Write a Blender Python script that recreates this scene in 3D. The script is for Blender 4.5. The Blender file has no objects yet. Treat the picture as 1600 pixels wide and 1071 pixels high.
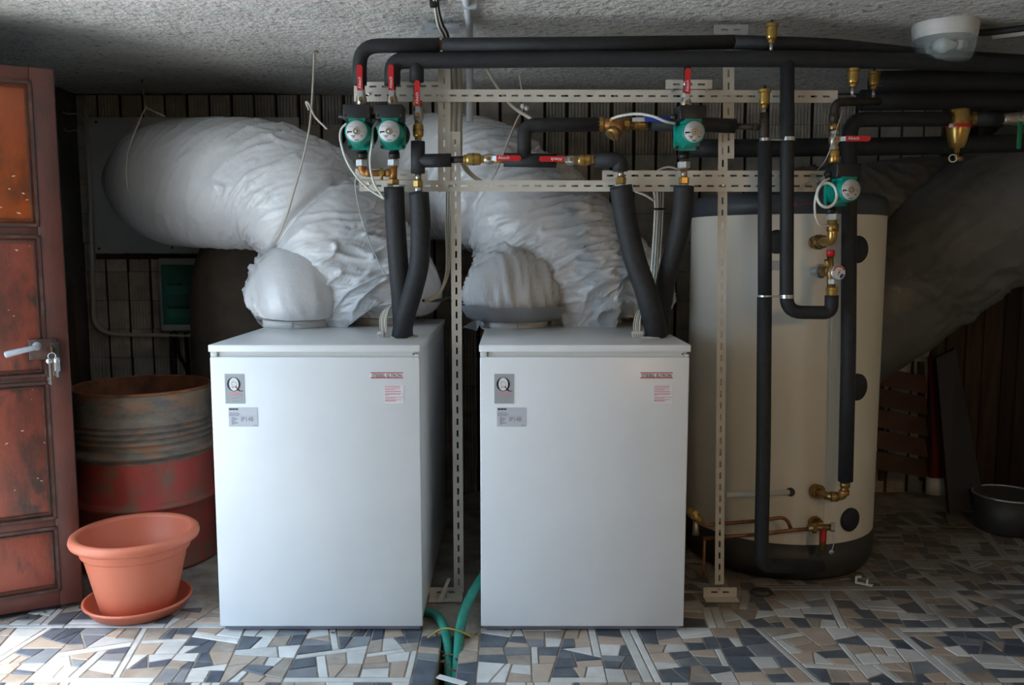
import bpy, bmesh, math, random
from mathutils import Vector, Matrix, noise
R = math.radians
PI = math.pi
rnd = random.Random(7)
sc = bpy.context.scene
COL = sc.collection

# ---------------------------------------------------------------- camera, light, exposure
F = 1330.0                     # focal length in pixels of the 1600 px wide frame
PITCH = R(6.2)
CAMZ = 1.44
cd = bpy.data.cameras.new('camera')
cam = bpy.data.objects.new('camera', cd)
COL.objects.link(cam)
cd.sensor_width = 36
cd.lens = F / 1600 * 36
cd.clip_start = 0.05
cam.location = (0, 0, CAMZ)
cam.rotation_euler = (R(90) - PITCH, 0, 0)
sc.camera = cam

world = bpy.data.worlds.new('sky')
sc.world = world
world.use_nodes = True
bg = world.node_tree.nodes['Background']
bg.inputs[0].default_value = (0.74, 0.87, 1.0, 1)
bg.inputs[1].default_value = 9.5
# overcast sky: three times as bright overhead as at the horizon
_n = world.node_tree.nodes; _l = world.node_tree.links
_tc = _n.new('ShaderNodeTexCoord'); _sx = _n.new('ShaderNodeSeparateXYZ')
_mr = _n.new('ShaderNodeMapRange'); _mr.inputs['To Min'].default_value = 0.33; _mr.inputs['To Max'].default_value = 1.0
_mx = _n.new('ShaderNodeMix'); _mx.data_type = 'RGBA'; _mx.blend_type = 'MULTIPLY'; _mx.inputs['Factor'].default_value = 1.0
_mx.inputs['A'].default_value = (0.59, 0.785, 1.0, 1)
_l.new(_tc.outputs['Generated'], _sx.inputs[0]); _l.new(_sx.outputs['Z'], _mr.inputs['Value'])
_l.new(_mr.outputs['Result'], _mx.inputs['B']); _l.new(_mx.outputs['Result'], bg.inputs[0])

OPEN0, OPEN1, OPENZ = 0.3, 3.10, 2.12     # daylight opening in the left wall (y from, y to, height)
XO = -2.12      # inner face of the left wall in front of the door; behind it the wall steps back to XL
XL, XR, YB, YF, ZC = -2.5, 3.4, 5.0, -1.6, 2.33
pl = bpy.data.lights.new('doorway_portal', 'AREA')
pl.shape = 'RECTANGLE'
pl.size = OPEN1 - OPEN0
pl.size_y = OPENZ
pl.cycles.is_portal = True
po = bpy.data.objects.new('doorway_portal', pl)
COL.objects.link(po)
po.location = (XO - 0.12, (OPEN0 + OPEN1) / 2, OPENZ / 2)
po.rotation_euler = (R(90), 0, R(-90))

sl = bpy.data.lights.new('sun', 'SUN')          # high hazy sun: reaches a strip of floor just inside the doorway
sl.energy = 13.0
sl.color = (1.0, 0.97, 0.93)
sl.angle = R(22)
so = bpy.data.objects.new('sun', sl)
COL.objects.link(so)
so.rotation_euler = Vector((0.47, -0.10, -0.88)).to_track_quat('-Z', 'Y').to_euler()

ll = bpy.data.lights.new('work_lamp', 'SPOT')      # shaded warm bulb of the room, beside the photographer
ll.energy = 32.0
ll.color = (1.0, 0.62, 0.27)
ll.shadow_soft_size = 0.07
ll.spot_size = R(84)
ll.spot_blend = 1.0
lo = bpy.data.objects.new('work_lamp', ll)
COL.objects.link(lo)
lo.rotation_euler = (Vector((0.95, 3.5, 0.72)) - Vector((1.5, 0.3, 1.68))).to_track_quat('-Z', 'Y').to_euler()
lo.location = (1.5, 0.3, 1.68)

sc.view_settings.view_transform = 'Standard'
sc.view_settings.look = 'None'
sc.view_settings.gamma = 1
sc.view_settings.use_curve_mapping = False
sc.view_settings.exposure = 0.0
sc.cycles.max_bounces = 8
sc.cycles.diffuse_bounces = 5
sc.cycles.use_denoising = True

# ---------------------------------------------------------------- helpers
def P(px, py, Y):
    """point of the plane y = Y that lies on the sight line through an image point"""
    u = (px - 800) / F
    v = (py - 535.5) / F
    dy = math.cos(PITCH) - v * math.sin(PITCH)
    dz = -math.sin(PITCH) - v * math.cos(PITCH)
    t = Y / dy
    return Vector((u * t, Y, CAMZ + dz * t))

def PP(pts, Y=None):
    return [P(p[0], p[1], p[2] if len(p) > 2 else Y) for p in pts]

def px(n, Y):
    return n * Y / F

def lin(*c):
    out = []
    for v in c:
        v /= 255
        out.append(v / 12.92 if v <= 0.04045 else ((v + 0.055) / 1.055) ** 2.4)
    return tuple(out)

class MB:
    def __init__(s):
        s.v, s.f, s.sm, s.mi = [], [], [], []
    def add(s, vs, fs, smooth=False, mi=0):
        n = len(s.v)
        s.v += [Vector(v) for v in vs]
        for f in fs:
            s.f.append([i + n for i in f]); s.sm.append(smooth); s.mi.append(mi)
        return s
    def box(s, a, b, m=None, mi=0):
        x0, y0, z0 = a; x1, y1, z1 = b
        vs = [Vector(v) for v in ((x0,y0,z0),(x1,y0,z0),(x1,y1,z0),(x0,y1,z0),(x0,y0,z1),(x1,y0,z1),(x1,y1,z1),(x0,y1,z1))]
        if m is not None: vs = [m @ v for v in vs]
        return s.add(vs, [(0,3,2,1),(4,5,6,7),(0,1,5,4),(1,2,6,5),(2,3,7,6),(3,0,4,7)], False, mi)
    def rbox(s, a, b, r=0.004, m=None, n=2, mi=0):
        bm = bmesh.new()
        bmesh.ops.create_cube(bm, size=1)
        a = Vector(a); b = Vector(b); c = (a + b) / 2; d = b - a
        for v in bm.verts: v.co = Vector((v.co.x*d.x, v.co.y*d.y, v.co.z*d.z)) + c
        bmesh.ops.bevel(bm, geom=bm.edges[:] , offset=r, segments=n, profile=0.5, affect='EDGES', clamp_overlap=True)
        bm.verts.index_update()
        vs = [(m @ v.co) if m is not None else v.co.copy() for v in bm.verts]
        s.add(vs, [[v.index for v in f.verts] for f in bm.faces], True, mi)
        bm.free()
        return s
    def tube(s, pts, r, n=12, caps=True, smooth=True, mi=0):
        pts = [Vector(p) for p in pts]
        N = len(pts)
        rr = r if isinstance(r, (list, tuple)) else [r] * N
        fr = frames(pts)
        vs = []
        for i in range(N):
            t, a, b = fr[i]
            for k in range(n):
                q = 2 * PI * k / n
                vs.append(pts[i] + (a * math.cos(q) + b * math.sin(q)) * rr[i])
        fs = []
        for i in range(N - 1):
            for k in range(n):
                k2 = (k + 1) % n
                fs.append((i*n+k, i*n+k2, (i+1)*n+k2, (i+1)*n+k))
        s.add(vs, fs, smooth, mi)
        if caps:
            base = len(s.v) - len(vs)
            s.f.append([base + k for k in range(n)][::-1]); s.sm.append(False); s.mi.append(mi)
            s.f.append([base + (N-1)*n + k for k in range(n)]); s.sm.append(False); s.mi.append(mi)
        return s
    def lathe(s, prof, m=None, n=24, smooth=True, sx=1, caps=True, mi=0):
        """prof: list of (r, z) turned about local z, then moved by m"""
        vs = []
        for r, z in prof:
            for k in range(n):
                q = 2 * PI * (k + 0.5) / n
                v = Vector((r*math.cos(q)*sx, r*math.sin(q), z))
                vs.append(m @ v if m is not None else v)
        fs = []
        for i in range(len(prof) - 1):
            for k in range(n):
                k2 = (k + 1) % n
                fs.append((i*n+k, i*n+k2, (i+1)*n+k2, (i+1)*n+k))
        s.add(vs, fs, smooth, mi)
        if caps:
            base = len(s.v) - len(vs)
            if prof[0][0] > 1e-5:
                s.f.append([base + k for k in range(n)][::-1]); s.sm.append(False); s.mi.append(mi)
            if prof[-1][0] > 1e-5:
                s.f.append([base + (len(prof)-1)*n + k for k in range(n)]); s.sm.append(False); s.mi.append(mi)
        return s
    def poly(s, pts, d, mi=0):
        """prism of a flat polygon moved along d"""
        pts = [Vector(p) for p in pts]; d = Vector(d); n = len(pts)
        vs = pts + [p + d for p in pts]
        fs = [list(range(n))[::-1], [n + i for i in range(n)]]
        for i in range(n):
            j = (i + 1) % n
            fs.append([i, j, n + j, n + i])
        return s.add(vs, fs, False, mi)
    def ball(s, c, r, n=12, sz=1, mi=0):
        prof = [(r*math.sin(PI*i/8), -r*sz*math.cos(PI*i/8)) for i in range(9)]
        return s.lathe(prof, Matrix.Translation(Vector(c)), n, mi=mi)

def frames(pts):
    N = len(pts)
    T = []
    for i in range(N):
        a = pts[max(i-1, 0)]; b = pts[min(i+1, N-1)]
        T.append((b - a).normalized())
    ref = Vector((0, 1, 0)) if abs(T[0].y) < 0.9 else Vector((1, 0, 0))
    a = (ref - T[0] * ref.dot(T[0])).normalized()
    out = []
    for i in range(N):
        a = (a - T[i] * a.dot(T[i])).normalized()
        out.append((T[i], a, T[i].cross(a)))
    return out

def fillet(pts, r, n=7):
    pts = [Vector(p) for p in pts]
    out = [pts[0]]
    for i in range(1, len(pts) - 1):
        a, b, c = pts[i-1], pts[i], pts[i+1]
        d0 = (a - b); d1 = (c - b)
        rr = min(r, d0.length * 0.49, d1.length * 0.49)
        p0 = b + d0.normalized() * rr; p1 = b + d1.normalized() * rr
        for k in range(n + 1):
            t = k / n
            out.append((1-t)**2 * p0 + 2*t*(1-t) * b + t*t * p1)
    out.append(pts[-1])
    return out

def smooth(pts, n=8):
    pts = [Vector(p) for p in pts]
    q = [pts[0]*2 - pts[1]] + pts + [pts[-1]*2 - pts[-2]]
    out = []
    for i in range(1, len(q) - 2):
        p0, p1, p2, p3 = q[i-1], q[i], q[i+1], q[i+2]
        for k in range(n):
            t = k / n
            out.append(0.5 * ((2*p1) + (p2-p0)*t + (2*p0-5*p1+4*p2-p3)*t*t + (3*p1-p0-3*p2+p3)*t**3))
    out.append(pts[-1])
    return out

def basis(origin, z, x=None):
    """matrix whose local z runs along z"""
    z = Vector(z).normalized()
    ref = Vector(x) if x is not None else (Vector((0, 0, 1)) if abs(z.z) < 0.9 else Vector((1, 0, 0)))
    xx = (ref - z * ref.dot(z)).normalized()
    yy = z.cross(xx)
    m = Matrix((xx, yy, z)).transposed().to_4x4()
    m.translation = Vector(origin)
    return m

WL = {}
def wloc(o):
    return WL.get(o.name, Vector((0, 0, 0)))

def thing(name, label, cat, loc=(0, 0, 0), group=None):
    o = bpy.data.objects.new(name, None)
    o.empty_display_size = 0.05
    COL.objects.link(o)
    o.location = loc
    WL[o.name] = Vector(loc)
    tag(o, label, cat, group)
    return o

def tag(o, label, cat, group=None):
    o['label'] = label
    o['category'] = cat
    if group: o['group'] = group
    return o

def obj(name, mb, mats, parent=None, label=None, loc=None):
    """one mesh object; world coordinates in mb, origin at its parent's (or at loc)"""
    L = wloc(parent) if parent is not None else Vector(loc or (0, 0, 0))
    me = bpy.data.meshes.new(name)
    me.from_pydata([tuple(v - L) for v in mb.v], [], mb.f)
    me.polygons.foreach_set('use_smooth', mb.sm)
    me.polygons.foreach_set('material_index', mb.mi)
    for m in (mats if isinstance(mats, (list, tuple)) else [mats]):
        me.materials.append(m)
    me.update()
    o = bpy.data.objects.new(name, me)
    COL.objects.link(o)
    if parent is not None: o.parent = parent
    else: o.location = L
    WL[o.name] = L
    if label: o['label'] = label
    return o

def struct(name, mb, mats, parent=None):
    o = obj(name, mb, mats, parent)
    if parent is None: o['kind'] = 'structure'
    return o

def copy_tree(o, parent=None):
    c = o.copy()
    COL.objects.link(c)
    if parent is not None: c.parent = parent
    for ch in list(o.children): copy_tree(ch, c)
    return c

def dup(src, used, loc, rot=(0, 0, 0), label=None, scale=1):
    o = src if not used else copy_tree(src)
    o.location = loc
    o.rotation_euler = rot
    if scale != 1: o.scale = (scale,)*3
    if label: o['label'] = label
    return o

def text(body, size, m, mat, parent, name='lettering', ext=0.0004, align='LEFT', sx=1.0, bold=0.0):
    cu = bpy.data.curves.new(name, 'FONT')
    cu.body = body; cu.size = size; cu.extrude = ext; cu.align_x = align; cu.offset = bold
    cu.resolution_u = 3
    cu.materials.append(mat)
    tmp = bpy.data.objects.new(name, cu)
    COL.objects.link(tmp)
    dg = bpy.context.evaluated_depsgraph_get()
    me = bpy.data.meshes.new_from_object(tmp.evaluated_get(dg))
    me.name = name
    bpy.data.objects.remove(tmp); bpy.data.curves.remove(cu)
    if not me.materials: me.materials.append(mat)
    o = bpy.data.objects.new(name, me)
    COL.objects.link(o)
    o.parent = parent
    mm = m.copy(); mm.translation = m.translation - wloc(parent)
    o.matrix_local = mm @ Matrix.Diagonal((sx, 1, 1, 1))
    return o

# ---------------------------------------------------------------- materials
def mat(name, col, rough=0.5, metal=0.0, col2=None, scale=8, detail=4, bump=0.0, bscale=None, spec=None,
        lo=0.35, hi=0.65, col3=None, scale3=3, lo3=0.5, hi3=0.62, stretch=None, rand=0.0, coat=0.0, rough2=None):
    m = bpy.data.materials.new(name)
    m.use_nodes = True
    nt = m.node_tree; N = nt.nodes; L = nt.links
    b = N['Principled BSDF']
    b.inputs['Base Color'].default_value = (*col, 1)
    b.inputs['Roughness'].default_value = rough
    b.inputs['Metallic'].default_value = metal
    if spec is not None: b.inputs['Specular IOR Level'].default_value = spec
    if coat: b.inputs['Coat Weight'].default_value = coat; b.inputs['Coat Roughness'].default_value = 0.15
    tc = N.new('ShaderNodeTexCoord')
    vec = tc.outputs['Object']
    if stretch:
        mp = N.new('ShaderNodeMapping'); mp.inputs['Scale'].default_value = stretch
        L.new(vec, mp.inputs['Vector']); vec = mp.outputs[0]
    if rand:
        oi = N.new('ShaderNodeObjectInfo')
        ad = N.new('ShaderNodeVectorMath'); ad.operation = 'ADD'
        mu = N.new('ShaderNodeMath'); mu.operation = 'MULTIPLY'; mu.inputs[1].default_value = 37.0
        L.new(oi.outputs['Random'], mu.inputs[0])
        cx = N.new('ShaderNodeCombineXYZ'); L.new(mu.outputs[0], cx.inputs[0]); L.new(mu.outputs[0], cx.inputs[2])
        L.new(vec, ad.inputs[0]); L.new(cx.outputs[0], ad.inputs[1]); vec = ad.outputs[0]
    out = None
    def ns(sca, det):
        n = N.new('ShaderNodeTexNoise'); n.inputs['Scale'].default_value = sca; n.inputs['Detail'].default_value = det
        n.inputs['Roughness'].default_value = 0.6
        L.new(vec, n.inputs['Vector']); return n.outputs['Fac']
    def ramp(f, a, c):
        r = N.new('ShaderNodeMapRange'); r.inputs['From Min'].default_value = a; r.inputs['From Max'].default_value = c
        L.new(f, r.inputs['Value']); return r.outputs['Result']
    def mix(f, A, B):
        x = N.new('ShaderNodeMix'); x.data_type = 'RGBA'
        L.new(f, x.inputs['Factor'])
        if isinstance(A, tuple): x.inputs['A'].default_value = (*A, 1)
        else: L.new(A, x.inputs['A'])
        x.inputs['B'].default_value = (*B, 1)
        return x.outputs['Result']
    if col2 is not None:
        f2 = ramp(ns(scale, detail), lo, hi)
        out = mix(f2, col, col2)
        if rough2 is not None:
            mr = N.new('ShaderNodeMapRange'); mr.inputs['To Min'].default_value = rough; mr.inputs['To Max'].default_value = rough2
            L.new(f2, mr.inputs['Value']); L.new(mr.outputs['Result'], b.inputs['Roughness'])
    if col3 is not None:
        out = mix(ramp(ns(scale3, 5), lo3, hi3), out if out is not None else col, col3)
    if rand:
        hs = N.new('ShaderNodeHueSaturation')
        mr = N.new('ShaderNodeMapRange'); mr.inputs['To Min'].default_value = 1 - rand; mr.inputs['To Max'].default_value = 1 + rand
        L.new(oi.outputs['Random'], mr.inputs['Value']); L.new(mr.outputs['Result'], hs.inputs['Value'])
        if out is None: hs.inputs['Color'].default_value = (*col, 1)
        else: L.new(out, hs.inputs['Color'])
        out = hs.outputs['Color']
    if out is not None: L.new(out, b.inputs['Base Color'])
    if bump:
        bp = N.new('ShaderNodeBump'); bp.inputs['Strength'].default_value = 1.0; bp.inputs['Distance'].default_value = bump
        L.new(ns(bscale or scale, 6), bp.inputs['Height']); L.new(bp.outputs[0], b.inputs['Normal'])
    return m

M = {}
M['enamel'] = mat('white_enamel', (0.80, 0.82, 0.84), 0.32, col2=(0.76, 0.78, 0.80), scale=3)
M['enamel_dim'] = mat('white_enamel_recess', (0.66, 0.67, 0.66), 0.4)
M['base'] = mat('plinth_grey', (0.20, 0.20, 0.25), 0.5)
M['foam'] = mat('black_foam', (0.013, 0.0145, 0.017), 0.66, col2=(0.021, 0.023, 0.026), scale=40, bump=0.0006, bscale=160)
M['rubber'] = mat('black_plastic', (0.012, 0.012, 0.013), 0.45)
M['teal'] = mat('teal_paint', (0.0, 0.27, 0.205), 0.33, col2=(0.0, 0.24, 0.18), scale=20)
M['brass'] = mat('brass', (0.42, 0.26, 0.09), 0.36, 0.85, col2=(0.24, 0.14, 0.05), scale=60, bump=0.0004, bscale=200)
M['brass_b'] = mat('bright_brass', (0.55, 0.36, 0.10), 0.30, 0.8, col2=(0.45, 0.28, 0.08), scale=50)
M['copper'] = mat('copper', (0.38, 0.17, 0.075), 0.42, 0.75, col2=(0.20, 0.09, 0.045), scale=45)
M['bronze'] = mat('bronze_fitting', (0.50, 0.23, 0.075), 0.42, 0.6, col2=(0.36, 0.17, 0.06), scale=40)
M['iron'] = mat('dark_iron', (0.075, 0.060, 0.050), 0.55, 0.5, col2=(0.04, 0.035, 0.03), scale=40)
M['nickel'] = mat('dull_nickel', (0.55, 0.50, 0.42), 0.33, 0.8, col2=(0.36, 0.31, 0.25), scale=60)
M['steel'] = mat('zinc_steel', (0.62, 0.64, 0.66), 0.30, 0.8, col2=(0.5, 0.52, 0.54), scale=50)
M['zincnut'] = mat('pale_zinc', (0.62, 0.66, 0.68), 0.38, 0.35, col2=(0.5, 0.53, 0.55), scale=60)
M['red'] = mat('red_plastic', (0.55, 0.012, 0.016), 0.42)
M['green'] = mat('green_plastic', (0.0, 0.16, 0.05), 0.45)
M['blue'] = mat('blue_plastic', (0.02, 0.05, 0.35), 0.45)
M['strut'] = mat('cream_painted_steel', (0.66, 0.62, 0.54), 0.48, col2=(0.60, 0.56, 0.49), scale=6, col3=(0.45, 0.40, 0.33), scale3=9, lo3=0.66, hi3=0.75)
M['galv'] = mat('galvanised_steel', (0.52, 0.56, 0.62), 0.42, 0.4, col2=(0.44, 0.47, 0.52), scale=30)
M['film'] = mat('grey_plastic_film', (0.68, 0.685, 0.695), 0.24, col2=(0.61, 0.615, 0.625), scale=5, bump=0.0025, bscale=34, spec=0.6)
M['film_shaded'] = mat('shaded_grey_film', (0.16, 0.155, 0.14), 0.45, col2=(0.125, 0.12, 0.11), scale=5, bump=0.004, bscale=22)  # duct film again, with the dim right corner's shade put into its colour
M['tape'] = mat('grey_tape', (0.26, 0.27, 0.285), 0.4, bump=0.002, bscale=30)
M['sack'] = mat('brown_cloth', (0.10, 0.078, 0.055), 0.85, col2=(0.075, 0.058, 0.042), scale=12, bump=0.004, bscale=25)
M['terra'] = mat('terracotta_plastic', (0.64, 0.175, 0.095), 0.50, col2=(0.60, 0.165, 0.09), scale=4)
M['drum'] = mat('rusty_drum_paint', (0.25, 0.20, 0.15), 0.42, 0.15, col2=(0.11, 0.098, 0.085), scale=7, stretch=(1, 1, 2.2), col3=(0.30, 0.15, 0.075), scale3=9, lo3=0.5, hi3=0.66, bump=0.002, bscale=30)
M['drum_red'] = mat('rusty_red_paint', (0.46, 0.055, 0.042), 0.5, 0.1, col2=(0.27, 0.085, 0.05), scale=6, col3=(0.20, 0.12, 0.07), scale3=10, lo3=0.52, hi3=0.66, bump=0.002, bscale=30)
M['rust'] = mat('rust', (0.26, 0.09, 0.035), 0.8, col2=(0.09, 0.03, 0.012), scale=9, bump=0.003, bscale=30)
M['cord'] = mat('natural_cord', (0.55, 0.50, 0.42), 0.8)
M['cable_w'] = mat('white_cable', (0.70, 0.70, 0.66), 0.4)
M['cable_g'] = mat('grey_cable', (0.42, 0.43, 0.44), 0.45)
M['cable_b'] = mat('beige_cable', (0.50, 0.45, 0.36), 0.5)
M['cable_k'] = mat('black_cable', (0.015, 0.015, 0.016), 0.45)
M['pvc'] = mat('pale_pvc', (0.60, 0.60, 0.57), 0.4)
M['conduit'] = mat('grey_conduit', (0.50, 0.53, 0.56), 0.4)
M['hose'] = mat('green_hose', (0.03, 0.27, 0.20), 0.35, col2=(0.02, 0.22, 0.16), scale=60)
M['board'] = mat('fibre_cement', (0.68, 0.68, 0.67), 0.75, col2=(0.60, 0.60, 0.59), scale=4, bump=0.001, bscale=60)
M['brick'] = mat('pale_clay', (0.55, 0.49, 0.41), 0.85, col2=(0.38, 0.335, 0.275), scale=9, rand=0.14, bump=0.002, bscale=60)
M['joint'] = mat('dark_joint', (0.030, 0.026, 0.022), 0.9)
M['plaster'] = mat('rough_ceiling_plaster', (0.80, 0.785, 0.75), 0.9, col2=(0.64, 0.625, 0.595), scale=5, detail=8, col3=(0.30, 0.29, 0.27), scale3=30, lo3=0.56, hi3=0.70, bump=0.035, bscale=30)
M['stone'] = mat('dark_stone', (0.10, 0.09, 0.078), 0.92, col2=(0.06, 0.054, 0.046), scale=5, bump=0.03, bscale=9)
M['render'] = mat('cream_render', (0.66, 0.55, 0.40), 0.9, col2=(0.58, 0.48, 0.34), scale=4, bump=0.006, bscale=14)
M['earth'] = mat('outside_paving', (0.70, 0.68, 0.64), 0.9, col2=(0.60, 0.58, 0.55), scale=2)
M['grout'] = mat('dirty_grout', (0.44, 0.40, 0.34), 0.88, col2=(0.24, 0.205, 0.16), scale=7, bump=0.003, bscale=40)
M['dirt'] = mat('brown_dirt', (0.075, 0.055, 0.038), 0.95, col2=(0.04, 0.03, 0.02), scale=20, bump=0.006, bscale=50)
M['door'] = mat('mahogany_varnish', (0.28, 0.060, 0.032), 0.40, col2=(0.10, 0.030, 0.020), scale=4.5, stretch=(1, 1, 0.55), detail=8, col3=(0.055, 0.028, 0.020), scale3=11, lo3=0.53, hi3=0.68, lo=0.42, hi=0.66, bump=0.0015, bscale=40)
M['door_f'] = mat('dark_mahogany_frame', (0.125, 0.032, 0.020), 0.45, col2=(0.065, 0.021, 0.015), scale=4, stretch=(1, 1, 0.5), detail=6, col3=(0.05, 0.025, 0.018), scale3=8, lo3=0.55, hi3=0.72, bump=0.0015, bscale=40)
M['door_o'] = mat('orange_varnish', (0.36, 0.070, 0.010), 0.36, col2=(0.20, 0.040, 0.010), scale=3.5, detail=7, stretch=(1, 1, 0.5), col3=(0.11, 0.032, 0.012), scale3=7, lo3=0.52, hi3=0.72, bump=0.001, bscale=40)
M['door_edge'] = mat('bare_door_edge', (0.085, 0.055, 0.032), 0.7, col2=(0.04, 0.025, 0.016), scale=14)
M['mould'] = mat('dark_moulding', (0.05, 0.022, 0.016), 0.5, col2=(0.11, 0.06, 0.045), scale=16, lo=0.5, hi=0.7)
M['chip'] = mat('pale_paint_chip', (0.55, 0.42, 0.33), 0.8)
M['plank'] = mat('dark_plank', (0.065, 0.035, 0.020), 0.75, col2=(0.035, 0.02, 0.012), scale=6, stretch=(4, 4, 0.4), rand=0.3, bump=0.002, bscale=20)
M['slat'] = mat('reddish_slat', (0.10, 0.038, 0.020), 0.7, col2=(0.06, 0.024, 0.014), scale=6, rand=0.2)
M['ink'] = mat('black_ink', (0.012, 0.012, 0.016), 0.5)
M['ink_g'] = mat('grey_ink', (0.22, 0.22, 0.25), 0.5)
M['ink_l'] = mat('light_grey_ink', (0.36, 0.36, 0.39), 0.5)
M['ink_r'] = mat('red_ink', (0.60, 0.055, 0.06), 0.5)
M['ink_p'] = mat('pink_ink', (0.66, 0.30, 0.32), 0.5)
M['ink_y'] = mat('yellow_ink', (0.60, 0.42, 0.05), 0.5)
M['stick_g'] = mat('silver_sticker', (0.40, 0.43, 0.45), 0.45)
M['stick_v'] = mat('lilac_sticker', (0.58, 0.60, 0.66), 0.45)
M['stick_p'] = mat('pale_pink_sticker', (0.76, 0.73, 0.75), 0.45)
M['white'] = mat('white_print', (0.80, 0.80, 0.80), 0.45)
M['disc'] = mat('pump_label', (0.56, 0.55, 0.55), 0.4)
M['tank'] = mat('cream_tank_jacket', (0.76, 0.70, 0.60), 0.42, col2=(0.73, 0.67, 0.57), scale=3)
M['tank_g'] = mat('slate_tank_cap', (0.060, 0.068, 0.080), 0.42)
M['tank_b'] = mat('dark_tank_foot', (0.040, 0.038, 0.034), 0.5)
M['box'] = mat('grey_box', (0.50, 0.51, 0.50), 0.5)
M['breaker'] = mat('pale_breaker', (0.72, 0.75, 0.72), 0.5)
M['lampw'] = mat('lamp_white', (0.66, 0.66, 0.64), 0.4)
M['bulb'] = mat('frosted_bulb', (0.72, 0.76, 0.78), 0.3)
M['leaf'] = mat('dead_leaf', (0.13, 0.075, 0.035), 0.8, col2=(0.08, 0.045, 0.02), scale=30, rand=0.35)
M['straw'] = mat('straw', (0.38, 0.29, 0.07), 0.7)
M['darkpaint'] = mat('black_board', (0.014, 0.013, 0.014), 0.6)
M['pole_r'] = mat('dull_red_cloth', (0.13, 0.008, 0.010), 0.8)

def glass(name, col, alpha, rough=0.05):
    m = bpy.data.materials.new(name); m.use_nodes = True
    nt = m.node_tree; N = nt.nodes; L = nt.links
    b = N['Principled BSDF']
    b.inputs['Base Color'].default_value = (*col, 1)
    b.inputs['Roughness'].default_value = rough
    b.inputs['Alpha'].default_value = alpha
    return m
M['green_pane'] = glass('green_tinted_pane', (0.04, 0.36, 0.26), 0.42)
M['lens'] = glass('moulded_glass', (0.55, 0.63, 0.64), 0.32, 0.04)

def stone_mat(name, c1, c2, rough=0.32):
    """marble piece: veins, per-piece tint and ingrained brown dirt towards the back of the room"""
    m = mat(name, c1, rough, col2=c2, scale=14, detail=8, rand=0.16, bump=0.0008, bscale=30)
    nt = m.node_tree; N = nt.nodes; L = nt.links
    b = N['Principled BSDF']
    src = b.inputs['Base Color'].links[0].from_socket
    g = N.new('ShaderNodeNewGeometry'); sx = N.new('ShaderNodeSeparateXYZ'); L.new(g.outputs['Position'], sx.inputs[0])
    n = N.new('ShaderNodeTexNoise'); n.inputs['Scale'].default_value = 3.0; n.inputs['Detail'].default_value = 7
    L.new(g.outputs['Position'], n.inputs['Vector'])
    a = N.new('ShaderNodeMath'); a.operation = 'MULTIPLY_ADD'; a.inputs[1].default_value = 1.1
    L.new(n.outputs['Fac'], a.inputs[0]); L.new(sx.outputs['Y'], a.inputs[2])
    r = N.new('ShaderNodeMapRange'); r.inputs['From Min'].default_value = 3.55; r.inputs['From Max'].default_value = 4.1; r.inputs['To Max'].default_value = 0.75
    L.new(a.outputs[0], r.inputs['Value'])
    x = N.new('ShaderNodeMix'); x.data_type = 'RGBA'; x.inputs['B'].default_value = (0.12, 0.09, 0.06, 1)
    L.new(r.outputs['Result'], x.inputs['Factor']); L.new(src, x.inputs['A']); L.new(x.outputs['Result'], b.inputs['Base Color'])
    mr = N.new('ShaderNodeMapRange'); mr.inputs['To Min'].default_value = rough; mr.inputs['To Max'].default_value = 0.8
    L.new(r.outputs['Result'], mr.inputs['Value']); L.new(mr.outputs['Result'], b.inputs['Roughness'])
    return m
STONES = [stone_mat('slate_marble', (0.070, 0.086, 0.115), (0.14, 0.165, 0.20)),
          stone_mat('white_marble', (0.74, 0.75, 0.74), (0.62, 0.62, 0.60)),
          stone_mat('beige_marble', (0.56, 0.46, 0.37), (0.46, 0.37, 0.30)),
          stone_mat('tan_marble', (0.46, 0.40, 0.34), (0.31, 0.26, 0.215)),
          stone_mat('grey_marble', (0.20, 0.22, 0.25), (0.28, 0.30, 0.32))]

# ---------------------------------------------------------------- the room
TX0, TX1, TY = -0.262, -0.192, 3.06      # the open gully in the floor
b = MB()
b.box((XL - 0.2, YF, -0.25), (TX0, TY, -0.004)).box((TX1, YF, -0.25), (XR, TY, -0.004)).box((XL - 0.2, TY, -0.25), (XR, YB + 0.2, -0.004))
floor = struct('floor', b, M['grout'])
b = MB(); b.box((TX0, YF, -0.25), (TX1, TY, -0.11))
struct('gully_bed', b, M['dirt'], floor)
b = MB(); b.box((-14, -14, -0.30), (XL - 0.2, 14, -0.02))
struct('ground', b, M['earth'])

def cut(poly, p, n):
    """split a convex 2-D polygon by the line through p with normal n"""
    A, B = [], []
    k = len(poly)
    for i in range(k):
        a, c = poly[i], poly[(i+1) % k]
        da = (a[0]-p[0])*n[0] + (a[1]-p[1])*n[1]
        dc = (c[0]-p[0])*n[0] + (c[1]-p[1])*n[1]
        (A if da >= 0 else B).append(a)
        if da * dc < 0:
            t = da / (da - dc); q = (a[0] + (c[0]-a[0])*t, a[1] + (c[1]-a[1])*t)
            A.append(q); B.append(q)
    return A, B
def area(p):
    return 0.5 * abs(sum(p[i][0]*p[(i+1)%len(p)][1] - p[(i+1)%len(p)][0]*p[i][1] for i in range(len(p))))
def inset(p, d):
    cx = sum(q[0] for q in p)/len(p); cy = sum(q[1] for q in p)/len(p)
    k = len(p); out = p
    s = sum(p[i][0]*p[(i+1)%k][1] - p[(i+1)%k][0]*p[i][1] for i in range(k))
    for i in range(k):
        a, c = p[i], p[(i+1)%k]
        ex, ey = c[0]-a[0], c[1]-a[1]; l = math.hypot(ex, ey)
        if l < 1e-6: continue
        n = (-ey/l, ex/l) if s > 0 else (ey/l, -ex/l)
        A, _ = cut(out, (a[0]+n[0]*d, a[1]+n[1]*d), n)
        out = A
        if len(out) < 3: return []
    return out
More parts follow.
